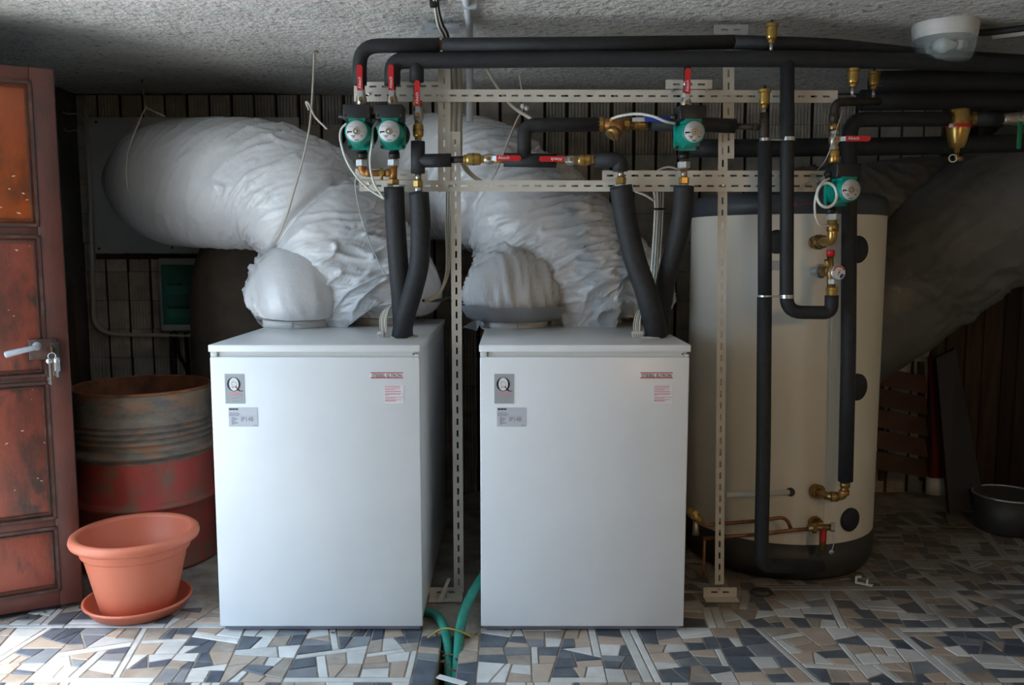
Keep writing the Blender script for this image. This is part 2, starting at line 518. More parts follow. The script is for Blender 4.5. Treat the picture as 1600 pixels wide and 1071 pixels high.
def shatter(poly, target, out, kind=None):
    A = area(poly)
    if A < target * rnd.uniform(0.75, 1.7) or len(poly) < 3:
        out.append((poly, kind)); return
    best = max(range(len(poly)), key=lambda i: math.dist(poly[i], poly[(i+1)%len(poly)]))
    a, c = poly[best], poly[(best+1)%len(poly)]
    ang = math.atan2(c[1]-a[1], c[0]-a[0])
    cx = sum(q[0] for q in poly)/len(poly); cy = sum(q[1] for q in poly)/len(poly)
    if rnd.random() < 0.17 and A > target*1.6:
        # a long narrow strip off the long side
        nx, ny = -math.sin(ang), math.cos(ang)
        w = rnd.uniform(0.024, 0.038)
        d = (cx-a[0])*nx + (cy-a[1])*ny
        s = 1 if d > 0 else -1
        X, Y = cut(poly, (a[0]+nx*w*s, a[1]+ny*w*s), (nx*s, ny*s))
        if len(Y) >= 3: out.append((Y, 1))
        if len(X) >= 3: shatter(X, target, out)
        return
    t = rnd.uniform(0.36, 0.64)
    pt = (a[0]+(c[0]-a[0])*t, a[1]+(c[1]-a[1])*t)
    th = ang + rnd.uniform(-0.30, 0.30)
    X, Y = cut(poly, ((pt[0]+cx)/2 if rnd.random()<.3 else pt[0], (pt[1]+cy)/2 if rnd.random()<.3 else pt[1]), (math.cos(th), math.sin(th)))
    for q in (X, Y):
        if len(q) >= 3 and area(q) > 1e-5: shatter(q, target, out)
pieces = []
def field(x0, x1, y0, y1, tx, ty):
    nx = max(1, round((x1-x0)/tx)); ny = max(1, round((y1-y0)/ty))
    for i in range(nx):
        for j in range(ny):
            a, c = x0+(x1-x0)*i/nx, x0+(x1-x0)*(i+1)/nx
            d, e = y0+(y1-y0)*j/ny, y0+(y1-y0)*(j+1)/ny
            q = [(a,d),(c,d),(c,e),(a,e)]
            shatter(q, 0.0064, pieces)
field(XL, -0.34, 2.30, 3.13, 0.42, 0.42)
field(-0.34, TX0, 2.30, TY, 0.10, 0.38)
field(TX1, -0.12, 2.30, TY, 0.10, 0.38)
field(-0.12, XR, 2.30, 3.13, 0.42, 0.42)
field(XL, -0.95, 3.13, 3.36, 0.42, 0.26)
field(0.66, XR, 3.13, 4.58, 0.42, 0.38)
shown, rest = [], []
for q, kd in pieces:
    q = inset(q, rnd.uniform(0.0018, 0.0035))
    if len(q) < 3 or area(q) < 1.2e-4: continue
    cx = sum(p[0] for p in q)/len(q); cy = sum(p[1] for p in q)/len(q)
    if kd is None:
        kd = rnd.choices((0, 1, 2, 3, 4), (0.33, 0.20, 0.24, 0.14, 0.09))[0]
    vis = cy > 2.62 and abs(cx) < 0.605*cy/0.955 + 0.05
    hid = (-1.10 < cx < -0.34 and cy > 3.12) or (-0.10 < cx < 0.64 and cy > 3.12)
    size = area(q) / cy**3
    (shown if vis and not hid else rest).append((size, q, kd, cy))
shown.sort(key=lambda s: -s[0])
rest += shown[300:]
shown = shown[:300]
def piece_mb(mb, q, ch=0.002, mi=0, lift=0.0):
    s = sum(q[i][0]*q[(i+1)%len(q)][1] - q[(i+1)%len(q)][0]*q[i][1] for i in range(len(q)))
    if s < 0: q = q[::-1]
    top = inset(q, ch) or q
    n = len(q)
    if len(top) != n:
        top = q
    dz = rnd.uniform(-0.0012, 0.0)
    vs = [(p[0], p[1], -0.007) for p in q] + [(p[0], p[1], -0.002+dz) for p in q] + [(p[0], p[1], dz) for p in top]
    fs = [[2*n+i for i in range(n)]]
    for i in range(n):
        j = (i+1) % n
        fs += [(i, j, n+j, n+i), (n+i, n+j, 2*n+j, 2*n+i)]
    mb.add(vs, fs, False, mi)
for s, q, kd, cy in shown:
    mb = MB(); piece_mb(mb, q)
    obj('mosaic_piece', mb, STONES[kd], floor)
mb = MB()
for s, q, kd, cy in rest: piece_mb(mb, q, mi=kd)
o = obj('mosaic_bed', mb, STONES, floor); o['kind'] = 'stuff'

# ceiling: trowelled plaster, a real uneven surface
b = MB()
nx, ny = 150, 150
x0, x1, y0, y1 = XL - 0.2, XR + 0.1, YF - 0.1, YB + 0.15
vs = []
for j in range(ny + 1):
    for i in range(nx + 1):
        x = x0 + (x1-x0)*i/nx; y = y0 + (y1-y0)*j/ny
        z = 0.012*noise.noise(Vector((x*1.6, y*1.6, 3))) + 0.006*noise.noise(Vector((x*7, y*11, 7))) + 0.004*noise.noise(Vector((x*17, y*23, 1)))
        vs.append((x, y, ZC + z))
fs = [(j*(nx+1)+i, (j+1)*(nx+1)+i, (j+1)*(nx+1)+i+1, j*(nx+1)+i+1) for j in range(ny) for i in range(nx)]
b.add(vs, fs, True)
b.box((x0, y0, ZC + 0.03), (x1, y1, ZC + 0.2))
struct('ceiling', b, M['plaster'])

# back wall of ribbed hollow clay blocks
b = MB(); b.box((XL - 0.2, YB, -0.25), (XR + 0.2, YB + 0.2, ZC + 0.02))
wall_back = struct('wall_back', b, M['joint'])
BW, BH, BT = 0.128, 0.168, 0.022
def brick_prof(x, z, w, h):
    n = 6; pr = [(-w/2, 0)]
    for k in range(n):
        a = -w/2 + w*k/n; c = a + w/n
        pr += [(a + 0.002, -BT), (c - 0.0075, -BT), (c - 0.003, -BT + 0.010)]
    pr.append((w/2, 0))
    m = len(pr)
    vs = [(x + p[0], p[1], z - h/2) for p in pr] + [(x + p[0], p[1], z + h/2) for p in pr]
    fs = [(i, i+1, m+i+1, m+i) for i in range(m-1)] + [list(range(m))[::-1], [m+i for i in range(m)]]
    return vs, fs
vs, fs = brick_prof(0, 0, BW - 0.017, BH - 0.003)
src = MB().add(vs, fs)
bm0 = bpy.data.meshes.new('brick'); bm0.from_pydata([tuple(v) for v in src.v], [], src.f); bm0.materials.append(M['brick'])
def inbox(x, y, l): return any(a <= x <= c and d <= y <= e for a, d, c, e in l)
SEEN = [(135,150,330,202),(135,385,262,625),(240,500,330,625),(320,145,610,200),(660,505,760,770),(835,150,1320,262)]
mb = MB(); nb = 0
for i in range(46):
    for j in range(14):
        x = XL + BW*(i + 0.5); z = BH*(j + 0.5) - 0.03
        if x > 2.45 or z > ZC: continue
        u = 800 + F * x / YB / 0.985
        dz = z - CAMZ; t = math.atan2(-dz, YB) - PITCH
        v = 535.5 + F * math.tan(t)
        if inbox(u, v, SEEN) and nb < 300:
            o = bpy.data.objects.new('brick', bm0); COL.objects.link(o); o.parent = wall_back
            o.location = (x + rnd.uniform(-.002, .002), YB + 0.004 + rnd.uniform(-.003, .003), z)
            nb += 1
        else:
            mb.box((x - BW/2 + 0.009, YB - BT, z - BH/2 + 0.0015), (x + BW/2 - 0.009, YB, z + BH/2 - 0.0015))
o = obj('brickwork', mb, M['brick'], wall_back); o['kind'] = 'stuff'
# upright boarding at the right end of the back wall
x = 2.46
while x < XR:
    w = rnd.uniform(0.085, 0.12)
    mb = MB().rbox((x, YB - rnd.uniform(0.035, 0.045), 0.0), (x + w - 0.006, YB, 2.24), 0.004, n=1)
    obj('plank', mb, M['plank'], wall_back)
    x += w

# side walls; daylight comes in through the opening of the left one
b = MB()
b.box((XO - 0.2, YF, -0.25), (XO, OPEN0, ZC + 0.02)).box((XL - 0.2, OPEN1, -0.25), (XL, YB, ZC + 0.02)).box((XL - 0.2, OPEN1, -0.25), (XO, OPEN1 + 0.05, ZC + 0.02)).box((XO - 0.2, OPEN0, OPENZ), (XO, OPEN1, ZC + 0.02))
struct('wall_left', b, M['stone'])
b = MB(); b.box((XR, YF, -0.25), (XR + 0.2, YB + 0.2, ZC + 0.02)); struct('wall_right', b, M['render'])
b = MB(); b.box((XL - 0.2, YF - 0.2, -0.25), (XR + 0.2, YF, ZC + 0.02)); struct('wall_front', b, M['render'])

# conduit along the back left corner
c = fillet([P(133, 165, 4.93), P(141, 300, 4.93), P(146, 505, 4.93), P(168, 523, 4.93), P(268, 524, 4.93), P(330, 526, 4.93)], 0.05)
o = obj('corner_conduit', MB().tube(c, 0.012, 10), M['cable_b']); tag(o, 'thin conduit bent from the left corner along the ribbed blocks', 'conduit')
for k, (pts, lab) in enumerate([
        (((92, 172), (105, 178), (125, 180), (137, 205), (139, 225)), 'upper loose pale wire looping behind the door edge'),
        (((94, 190), (104, 205), (122, 205), (137, 228)), 'lower loose pale wire sagging behind the door edge')]):
    o = obj('loose_wire', MB().tube(smooth(PP(pts, 4.85)), 0.003, 6), M['cable_b']); tag(o, lab, 'wire', 'loose wires in the dark corner')
# dark timber post leaning in the corner beside the door
o = obj('timber_post', MB().poly([P(104, 450, 4.2), P(113, 450, 4.2), P(122, 560, 4.2), Vector((P(124, 800, 4.2).x, 4.2, 0)), Vector((P(104, 800, 4.2).x, 4.2, 0))], (0, 0.05, 0)), M['plank'])
tag(o, 'dark timber post standing behind the free edge of the door', 'post')

# ---------------------------------------------------------------- door leaf, opened into the room
A = P(130, 941, 3.33); A.z = 0
HG = A + Vector((-0.87, -0.45, 0)) * 0.44
ud = (HG - A); ud.z = 0; DW = ud.length; ud.normalize()
nd = Vector((-ud.y, ud.x, 0))
if nd.y > 0: nd = -nd                  # towards the camera
DM = Matrix((ud, -nd, Vector((0, 0, 1)))).transposed().to_4x4(); DM.translation = A
# door space: x from the free edge to the hinge, y into the leaf (front face y = 0), z up
door = thing('door_1', 'reddish mahogany panelled door leaf swung open with worn varnish and lever handle', 'door', A)
door['kind'] = 'structure'; del door['category']
Z0, Z1 = 0.018, 2.125
def zz(y): return P(60, y, 3.27).z
stl = 0.082
rails = [(Z0, zz(925)), (zz(828), zz(812)), (zz(600), zz(588)), (zz(370), zz(352)), (zz(127), Z1)]
b = MB()
b.rbox((0, 0, Z0), (stl, 0.042, Z1), 0.003, DM)
obj('stile', b, M['door_f'], door)
obj('stile', MB().rbox((DW - stl, 0, Z0), (DW, 0.042, Z1), 0.003, DM), M['door_f'], door)
for a, c in rails:
    a2, c2 = a - 0.0, c + 0.0
    if c2 - a2 < 0.03: a2 -= 0.012; c2 += 0.012
    obj('rail', MB().rbox((stl, 0.001, a2), (DW - stl, 0.041, c2), 0.002, DM), M['door_f'], door)
for k in range(4):
    a, c = rails[k][1], rails[k+1][0]
    obj('panel', MB().rbox((stl - 0.004, 0.013, a - 0.01), (DW - stl + 0.004, 0.030, c + 0.01), 0.004, DM), M['door_o'] if k == 3 else M['door'], door,
        'orange-brown upper panel' if k == 3 else None)
    fr = MB()
    for q, e in ((0.0, 0.011), (0.017, 0.006)):
        x0, x1, z0, z1 = stl + q, DW - stl - q, a + q, c - q
        if k < 3 or q == 0 or True:
            for (p0, p1) in (((x0, z0), (x1, z0)), ((x0, z1), (x1, z1)), ((x0, z0), (x0, z1)), ((x1, z0), (x1, z1))):
                fr.box((min(p0[0], p1[0]) - e/2, -0.004 if q == 0 else 0.006, min(p0[1], p1[1]) - e/2), (max(p0[0], p1[0]) + e/2, 0.014, max(p0[1], p1[1]) + e/2), DM)
    obj('moulding', fr, M['mould'], door)
obj('leaf_edge', MB().box((-0.0015, 0.003, Z0), (0.002, 0.039, Z1), DM), M['door_edge'], door, 'bare worn leaf edge')
def ux(pxx, pyy):
    """door-space x,z under an image point"""
    d = P(pxx, pyy, 1.0) - Vector((0, 0, CAMZ)); o_ = Vector((0, 0, CAMZ))
    t = (A - o_).dot(nd) / d.dot(nd)
    q = DM.inverted() @ (o_ + d * t); return q.x, q.z
hx, hz = ux(84, 543)
obj('lock_block', MB().rbox((hx - 0.012, -0.012, hz - 0.045), (hx + 0.085, 0.014, hz + 0.035), 0.003, DM), M['mould'], door)
bp = MB().rbox((hx - 0.022, -0.016, hz - 0.10), (hx + 0.012, -0.011, hz + 0.022), 0.002, DM)
obj('lock_plate', bp, M['iron'], door, 'dark worn lock plate')
lx, lz = ux(58, 541)
hb = MB().lathe([(0.017, -0.02), (0.017, 0.0), (0.011, 0.004), (0.009, 0.04), (0.0, 0.042)], DM @ basis((lx, -0.012, lz), (0, -1, 0)), 14)
hp = [DM @ Vector(q) for q in ((lx, -0.048, lz), (lx + 0.03, -0.052, lz - 0.006), (lx + 0.075, -0.05, lz - 0.016), (lx + 0.105, -0.046, lz - 0.024))]
hb.tube(smooth(hp), [0.009 + 0.004*min(1, i/20) for i in range(25)], 12)
obj('lever_handle', hb, M['galv'], door, 'pale grey lever handle')
for k in range(46):     # chips and scratches in the varnish
    cx, cz = rnd.uniform(0.09, DW - 0.1), rnd.choice((rnd.uniform(0.45, 0.9), rnd.uniform(1.0, 1.5), rnd.uniform(1.55, 1.8)))
    if abs(cz - hz) < 0.12 and cx < 0.25: continue
    s = rnd.uniform(0.0010, 0.0028); e = rnd.uniform(1, 3.2); th = rnd.uniform(-0.5, 0.5)
    pts = [DM @ Vector((cx + s*e*math.cos(q)*math.cos(th) - s*math.sin(q)*math.sin(th), 0.0131, cz + s*e*math.cos(q)*math.sin(th) + s*math.sin(q)*math.cos(th))) for q in [PI*2*i/7 for i in range(7)]]
    if k == 0: chips = MB()
    chips.poly(pts, nd * 0.0008)
o = obj('varnish_chips', chips, M['chip'], door); o['kind'] = 'stuff'
# keys hanging in the lock
kx, kz = ux(81, 546)
K = DM @ Vector((kx, -0.018, kz))
keys = thing('key_bunch', 'bunch of bright keys on a ring hanging from the lock of the open door', 'keys', K)
obj('lock_key', MB().box((kx - 0.002, -0.05, kz - 0.012), (kx + 0.002, -0.012, kz + 0.012), DM), M['brass_b'], keys)
ring = [DM @ Vector((kx + 0.013*math.cos(q), -0.05, kz - 0.022 + 0.013*math.sin(q))) for q in [2*PI*i/20 for i in range(21)]]
obj('ring', MB().tube(ring, 0.0022, 8, False), M['steel'], keys)
for dx, ln, w, mm in ((0.010, 0.10, 0.007, 'steel'), (-0.002, 0.065, 0.006, 'nickel'), (-0.016, 0.072, 0.007, 'steel'), (0.002, 0.085, 0.005, 'brass')):
    kb = MB()
    z0 = kz - 0.032
    kb.lathe([(0.0, -0.0015), (0.011, -0.0015), (0.011, 0.0015), (0.0, 0.0015)], DM @ basis((kx + dx, -0.048 - abs(dx)*0.5, z0 - 0.008), (0, -1, 0)), 14)
    kb.box((kx + dx - w/2, -0.050 - abs(dx)*0.5, z0 - ln), (kx + dx + w/2, -0.047 - abs(dx)*0.5, z0 - 0.012), DM)
    for q in range(3):
        kb.box((kx + dx + w/2, -0.050 - abs(dx)*0.5, z0 - ln + 0.005 + q*0.009), (kx + dx + w/2 + 0.004, -0.047 - abs(dx)*0.5, z0 - ln + 0.010 + q*0.009), DM)
    obj('key', kb, M[mm], keys)
fob = MB().rbox((kx - 0.026, -0.034, kz - 0.085), (kx - 0.006, -0.026, kz - 0.03), 0.003, DM)
obj('fob', fob, M['cable_g'], keys)

# ---------------------------------------------------------------- drum, pot, saucer
def at_floor(pxx, pyy):
    v = (pyy - 535.5) / F
    dy = math.cos(PITCH) - v*math.sin(PITCH); dz = -math.sin(PITCH) - v*math.cos(PITCH)
    t = -CAMZ/dz
    return Vector(((pxx-800)/F*t, dy*t, 0))
DC = Vector((P(222, 610, 3.92).x, 3.92, 0))
drum = thing('oil_drum', 'open rusty steel drum with blackened top and faded red lower half', 'drum', DC)
dr = 0.302; dz0 = 0.0; dz1 = P(222, 617, 3.63).z
def hoop(z): return [(dr, z-0.026), (dr+0.004, z-0.020), (dr+0.027, z-0.006), (dr+0.027, z+0.004), (dr+0.004, z+0.018), (dr, z+0.024)]
h1 = P(320, 702, 3.8).z + 0.0; h2 = P(322, 780, 3.8).z
prof = [(dr-0.004, 0.0), (dr+0.006, 0.004), (dr+0.006, 0.014), (dr, 0.022), (dr, 0.17)] + hoop(h2)
zr = h1 - 0.035
top = [(dr, zr)] + hoop(h1)
for k in range(4):
    z = h1 + 0.055 + k*0.027
    top += [(dr-0.003, z-0.012), (dr+0.012, z-0.003), (dr+0.012, z+0.003), (dr-0.003, z+0.012)]
top += [(dr, dz1 - 0.03), (dr-0.002, dz1-0.012)]
T = Matrix.Translation(DC)
obj('lower_wall', MB().lathe(prof + [(dr, zr)], T, 56, caps=False), M['drum_red'], drum, 'faded red lower wall')
obj('upper_wall', MB().lathe(top, T, 56, caps=False), M['drum'], drum)
obj('rim', MB().tube([DC + Vector(((dr+0.002)*math.cos(q), (dr+0.002)*math.sin(q), dz1 - 0.006)) for q in [2*PI*i/56 for i in range(57)]], 0.0075, 8, False), M['rust'], drum, 'rusty red rolled rim')
obj('inner_wall', MB().lathe([(dr-0.006, dz1 - 0.008), (dr-0.008, 0.05), (0.0, 0.045)], T, 56, caps=False), M['rust'], drum)

PC = at_floor(217, 951); PC.z = 0
sauc = thing('pot_saucer', 'round terracotta plastic saucer on the mosaic floor under the flower pot', 'saucer', PC)
TS = Matrix.Translation(PC)
sr = px(79, PC.y)/0.96
obj('dish', MB().lathe([(0.0, 0.002), (sr*0.80, 0.002), (sr*0.86, 0.008), (sr*0.97, 0.040), (sr*1.01, 0.046), (sr*1.01, 0.052), (sr*0.975, 0.054), (sr*0.95, 0.050), (sr*0.84, 0.014), (0.0, 0.010)], TS, 48), M['terra'], sauc)
pot = thing('flower_pot', 'large empty terracotta plastic flower pot with wide rolled rim', 'pot', PC + Vector((0, 0, 0.012)))
ph = P(217, 828, PC.y).z; pr = px(97, PC.y)*1.01
TPm = Matrix.Translation(PC)
obj('body', MB().lathe([(0.0, 0.014), (pr*0.55, 0.014), (pr*0.585, 0.020), (pr*0.66, ph*0.30), (pr*0.745, ph*0.58), (pr*0.795, ph*0.74), (pr*0.80, ph*0.755),
    (pr*0.835, ph*0.76), (pr*0.845, ph*0.78), (pr*0.875, ph*0.89)], TPm, 56, caps=False), M['terra'], pot)
obj('rim', MB().lathe([(pr*0.868, ph*0.885), (pr*0.93, ph*0.875), (pr*0.985, ph*0.90), (pr*1.0, ph*0.935), (pr*0.985, ph*0.975), (pr*0.94, ph*1.0), (pr*0.885, ph*1.0), (pr*0.855, ph*0.985), (pr*0.845, ph*0.955)], TPm, 56, caps=False), M['terra'], pot)
obj('inner_wall', MB().lathe([(pr*0.846, ph*0.96), (pr*0.815, ph*0.80), (pr*0.775, ph*0.745), (pr*0.72, ph*0.56), (pr*0.57, ph*0.08), (0.0, ph*0.075)], TPm, 56, caps=False), M['terra'], pot)

# ---------------------------------------------------------------- the two heat pump cabinets
FY = 3.085; CD = 1.16; CW = 0.766
LZ = P(500, 539, FY).z                  # top of the lid
LZ0 = P(500, 550, FY).z; PZ1 = P(500, 558.5, FY).z; PZ0 = 0.024
X1 = (P(327.5, 700, FY).x + P(345, 700, FY).x)/2
C1 = Vector(((P(327, 558, FY).x + P(656, 558, FY).x)/2, FY, 0))
C2 = Vector(((P(752, 555, FY).x + P(1075.5, 555, FY).x)/2, FY, 0))
hp = thing('heat_pump', 'white floor-standing heat pump cabinet between the flower pot and the first strut post', 'heat pump', (0, FY, 0), 'white heat pump cabinets')
w = CW/2
y0 = FY
obj('body', MB().rbox((-w+0.004, y0+0.022, 0.03), (w-0.004, y0+CD, LZ0-0.0005), 0.006), M['enamel'], hp)
obj('front_panel', MB().rbox((-w, y0, PZ0), (w, y0+0.020, PZ1), 0.003), M['enamel'], hp)
obj('lid', MB().rbox((-w-0.003, y0-0.006, LZ0), (w+0.003, y0+CD+0.004, LZ), 0.003), M['enamel'], hp)
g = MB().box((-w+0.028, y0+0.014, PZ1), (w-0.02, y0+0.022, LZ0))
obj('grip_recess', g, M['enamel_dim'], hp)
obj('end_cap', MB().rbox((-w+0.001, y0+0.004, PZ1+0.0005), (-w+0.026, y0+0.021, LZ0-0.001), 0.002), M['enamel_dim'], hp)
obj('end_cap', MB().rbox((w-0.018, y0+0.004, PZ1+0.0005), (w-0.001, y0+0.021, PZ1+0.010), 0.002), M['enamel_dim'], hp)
obj('screw', MB().lathe([(0.003, 0), (0.003, 0.002)], basis((w-0.024, y0+0.014, (PZ1+LZ0)/2), (0, -1, 0)), 8), M['iron'], hp)
obj('plinth', MB().box((-w+0.012, y0+0.018, 0.006), (w-0.012, y0+0.032, 0.030)), M['base'], hp)
obj('plinth', MB().box((-w+0.012, y0+CD-0.03, 0.006), (w-0.012, y0+CD-0.01, 0.030)), M['base'], hp)
for sx in (-1, 1):
    for yy in (y0+0.06, y0+CD-0.06):
        obj('foot', MB().lathe([(0.022, 0.0), (0.022, 0.008), (0.010, 0.010), (0.010, 0.034)], Matrix.Translation((sx*(w-0.07), yy, 0)), 12), M['rubber'], hp)
def hpx(pxx): return P(pxx, 600, FY).x - C1.x
def hpz(pyy): return P(500, pyy, FY).z
yf = y0 - 0.0012
FM = Matrix(((1,0,0,0),(0,0,-1,0),(0,1,0,0),(0,0,0,1)))    # text facing the camera
def FT(x, z, y=yf): m = FM.copy(); m.translation = Vector((x, y, z)); return m
# quality badge
xa, xb, za, zb = hpx(351.5), hpx(382), hpz(631), hpz(584.5)
badge = obj('quality_badge', MB().box((xa, yf, za), (xb, y0+0.0005, zb)), M['stick_g'], hp, 'silver badge with a large black letter Q')
xc = xa + (xb-xa)*0.46; zc = za + (zb-za)*0.655; rx = (xb-xa)*0.345; rz = (zb-za)*0.235
q_ = MB(); n = 40; vs = []
yq = yf - 0.0006
for i in range(n):
    a = 2*PI*i/n; ca, sa = math.cos(a), math.sin(a)
    vs += [(xc + rx*ca, yq, zc + rz*sa), (xc + rx*0.70*ca, yq, zc + rz*0.93*sa)]
q_.add(vs, [(2*i, 2*i+1, 2*((i+1)%n)+1, 2*((i+1)%n)) for i in range(n)])
q_.poly([(xc + rx*0.30, yq, zc - rz*0.42), (xc + rx*0.72, yq, zc - rz*0.72), (xc + rx*0.95, yq, zc - rz*0.93), (xc + rx*1.42, yq, zc - rz*0.93), (xc + rx*1.30, yq, zc - rz*1.02), (xc + rx*0.85, yq, zc - rz*1.03), (xc + rx*0.52, yq, zc - rz*0.86)], (0, 0.0003, 0))
obj('letter_q', q_, M['ink'], badge)
q_ = MB(); q_.add([(xc, yq + 0.0002, zc)] + [(xc + rx*0.70*math.cos(2*PI*i/n), yq + 0.0002, zc + rz*0.93*math.sin(2*PI*i/n)) for i in range(n)], [(0, 1+(i+1)%n, 1+i) for i in range(n)])
obj('letter_field', q_, M['white'], badge)
q_ = MB(); q_.poly([(xc + rx*0.08, yq-0.0002, zc - rz*0.36), (xc + rx*0.36, yq-0.0002, zc - rz*0.28), (xc + rx*0.56, yq-0.0002, zc - rz*0.55), (xc + rx*0.36, yq-0.0002, zc - rz*0.60)], (0, 0.0003, 0))
obj('red_arrow', q_, M['ink_r'], badge)
q_ = MB(); q_.poly([(xc - rx*0.30, yq-0.0002, zc + rz*0.36), (xc - rx*0.02, yq-0.0002, zc + rz*0.40), (xc - rx*0.26, yq-0.0002, zc + rz*0.16)], (0, 0.0003, 0))
obj('yellow_sun', q_, M['ink_y'], badge)
q_ = MB()
hs = [(-0.42, 0.08), (-0.02, 0.42), (0.40, 0.10), (0.40, -0.25), (-0.30, -0.25), (-0.30, 0.05)]
for i in range(len(hs)):
    a, c = hs[i], hs[(i+1) % len(hs)]
    q_.tube([(xc + rx*a[0], yq, zc + rz*a[1]), (xc + rx*c[0], yq, zc + rz*c[1])], 0.0005, 4)
q_.box((xc - rx*0.34, yq-0.0002, zc - rz*0.52), (xc + rx*0.02, yq, zc - rz*0.38))
obj('house_outline', q_, M['ink_l'], badge)
def scrib(mb, x0, x1, z, h, seed, gap=0.25):
    """a line of small print: word-length dashes"""
    r2 = random.Random(seed); x = x0
    while x < x1:
        wd = r2.uniform(0.004, 0.012)
        mb.box((x, yf - 0.0006, z), (min(x + wd, x1), yf, z + h)); x += wd + 0.0012
    return mb
bw = xb - xa; bh = zb - za
mb = MB(); scrib(mb, xa + bw*0.19, xb - bw*0.17, za + bh*0.325, 0.0042, 1); scrib(mb, xa + bw*0.17, xb - bw*0.17, za + bh*0.265, 0.0042, 2)
obj('red_print', mb, M['ink_p'], badge)
mb = MB(); scrib(mb, xa + bw*0.25, xb - bw*0.25, za + bh*0.20, 0.0018, 3); scrib(mb, xa + bw*0.35, xb - bw*0.4, za + bh*0.165, 0.0018, 4); scrib(mb, xa + bw*0.33, xb - bw*0.35, za + bh*0.07, 0.0018, 5)
obj('small_print', mb, M['ink_l'], badge)
mb = MB()
for (a0, a1, c0, c1) in ((.10, .104, .12, .9), (.86, .866, .12, .9), (.10, .86, .12, .124), (.10, .86, .9, .904)):
    mb.box((xa + bw*a0, yf - 0.0003, za + bh*c0), (xa + bw*a1 + 0.0003, yf, za + bh*c1 + 0.0003))
obj('badge_border', mb, M['ink_l'], badge)
# rating plate
xa, xb, za, zb = hpx(355.5), hpx(401), hpz(667), hpz(637)
plate = obj('rating_plate', MB().box((xa, yf, za), (xb, y0+0.0005, zb)), M['stick_v'], hp, 'pale lilac rating plate reading IP14B')
text('IP14B', 0.0235, FT(xa + (xb-xa)*0.42, za + (zb-za)*0.28), M['ink_g'], plate, sx=0.86)
mb = MB(); scrib(mb, xa + 0.003, xa + (xb-xa)*0.34, zb - 0.009, 0.0055, 6, 0)
obj('print_heading', mb, M['ink'], plate)
mb = MB()
for k, (f, s0, e) in enumerate(((.70, .02, .36), (.64, .02, .42), (.58, .02, .36), (.47, .10, .22), (.42, .10, .32), (.37, .10, .27), (.32, .10, .24), (.27, .10, .20), (.22, .10, .28), (.17, .10, .32), (.12, .10, .20), (.06, .84, .97))):
    scrib(mb, xa + (xb-xa)*s0, xa + (xb-xa)*e, za + (zb-za)*f, 0.0016, 20 + k)
mb.box((xa + 0.002, yf - 0.0004, za + (zb-za)*0.545), (xb - 0.002, yf, za + (zb-za)*0.55))
obj('small_print', mb, M['ink_g'], plate)
# maker's name between two red bars
xa, xb, za, zb = hpx(579.5), hpx(630), hpz(591.5), hpz(582)
logo = obj('name_plate', MB().box((xa, yf, za), (xb, y0+0.0005, zb)), M['white'], hp, 'maker name in black between two red bars')
lt = text('STIEBEL ELTRON', 0.0178, FT((xa+xb)/2, za + (zb-za)*0.20, yf - 0.0006), M['ink'], logo, align='CENTER', sx=0.835, bold=0.00008)
mb = MB().box((xa, yf - 0.0006, zb - 0.0036), (xb, yf, zb)).box((xa, yf - 0.0006, za), (xb, yf, za + 0.0036))
obj('red_bars', mb, M['ink_r'], logo)
# notice in red print
xa, xb, za, zb = hpx(601), hpx(630.5), hpz(631), hpz(602)
nt_ = obj('notice_sticker', MB().box((xa, yf, za), (xb, y0+0.0005, zb)), M['stick_p'], hp, 'pale notice sticker in red print')
mb = MB()
for k, (f, e) in enumerate(((.92, .84), (.875, .84), (.79, .80), (.745, .55), (.66, .86), (.615, .84), (.53, .93), (.485, .82), (.44, .2), (.33, .98), (.285, .55), (.20, .87), (.155, .62), (.12, .55))):
    scrib(mb, xa + 0.001, xa + (xb-xa)*e, za + (zb-za)*f, 0.0020, 40 + k)
obj('red_print', mb, M['ink_p'], nt_)
# spigots on the lid for the two ducts
SP1 = P(464, 513, 3.85).x - C1.x
for sx, sy, nm in ((SP1, 3.86 - FY, 'spigot_ring'), (P(598, 513, 4.05).x - C1.x, 4.05 - FY, 'spigot_ring')):
    r_ = 0.152
    sp = obj(nm, MB().lathe([(r_-0.006, LZ), (r_, LZ+0.003), (r_, LZ+0.030), (r_-0.004, LZ+0.034), (r_-0.03, LZ+0.034)], Matrix.Translation((sx, FY + sy, 0)), 40, caps=False), M['lampw'], hp, 'white spigot ring')
    mb = MB().box((sx + 0.010, FY + sy - r_ - 0.003, LZ+0.004), (sx + 0.018, FY + sy - r_ + 0.006, LZ+0.032)).box((sx + 0.024, FY+sy-r_-0.0012, LZ+0.017), (sx + 0.055, FY+sy-r_+0.010, LZ+0.020))
    obj('clip', mb, M['cable_g'], sp)
# rubber sleeve ring where the water pipes enter
for sx, sy in ((P(630, 527, 3.36).x - C1.x, 3.365 - FY),):
    obj('pipe_grommet', MB().lathe([(0.058, LZ), (0.058, LZ+0.004), (0.042, LZ+0.006)], Matrix.Translation((sx, FY+sy, 0)), 28, caps=False), M['cable_b'], hp)
hp.location = C1
hp2 = copy_tree(hp); hp2.location = C2
hp2['label'] = 'white floor-standing heat pump cabinet between the first strut post and the cream tank'

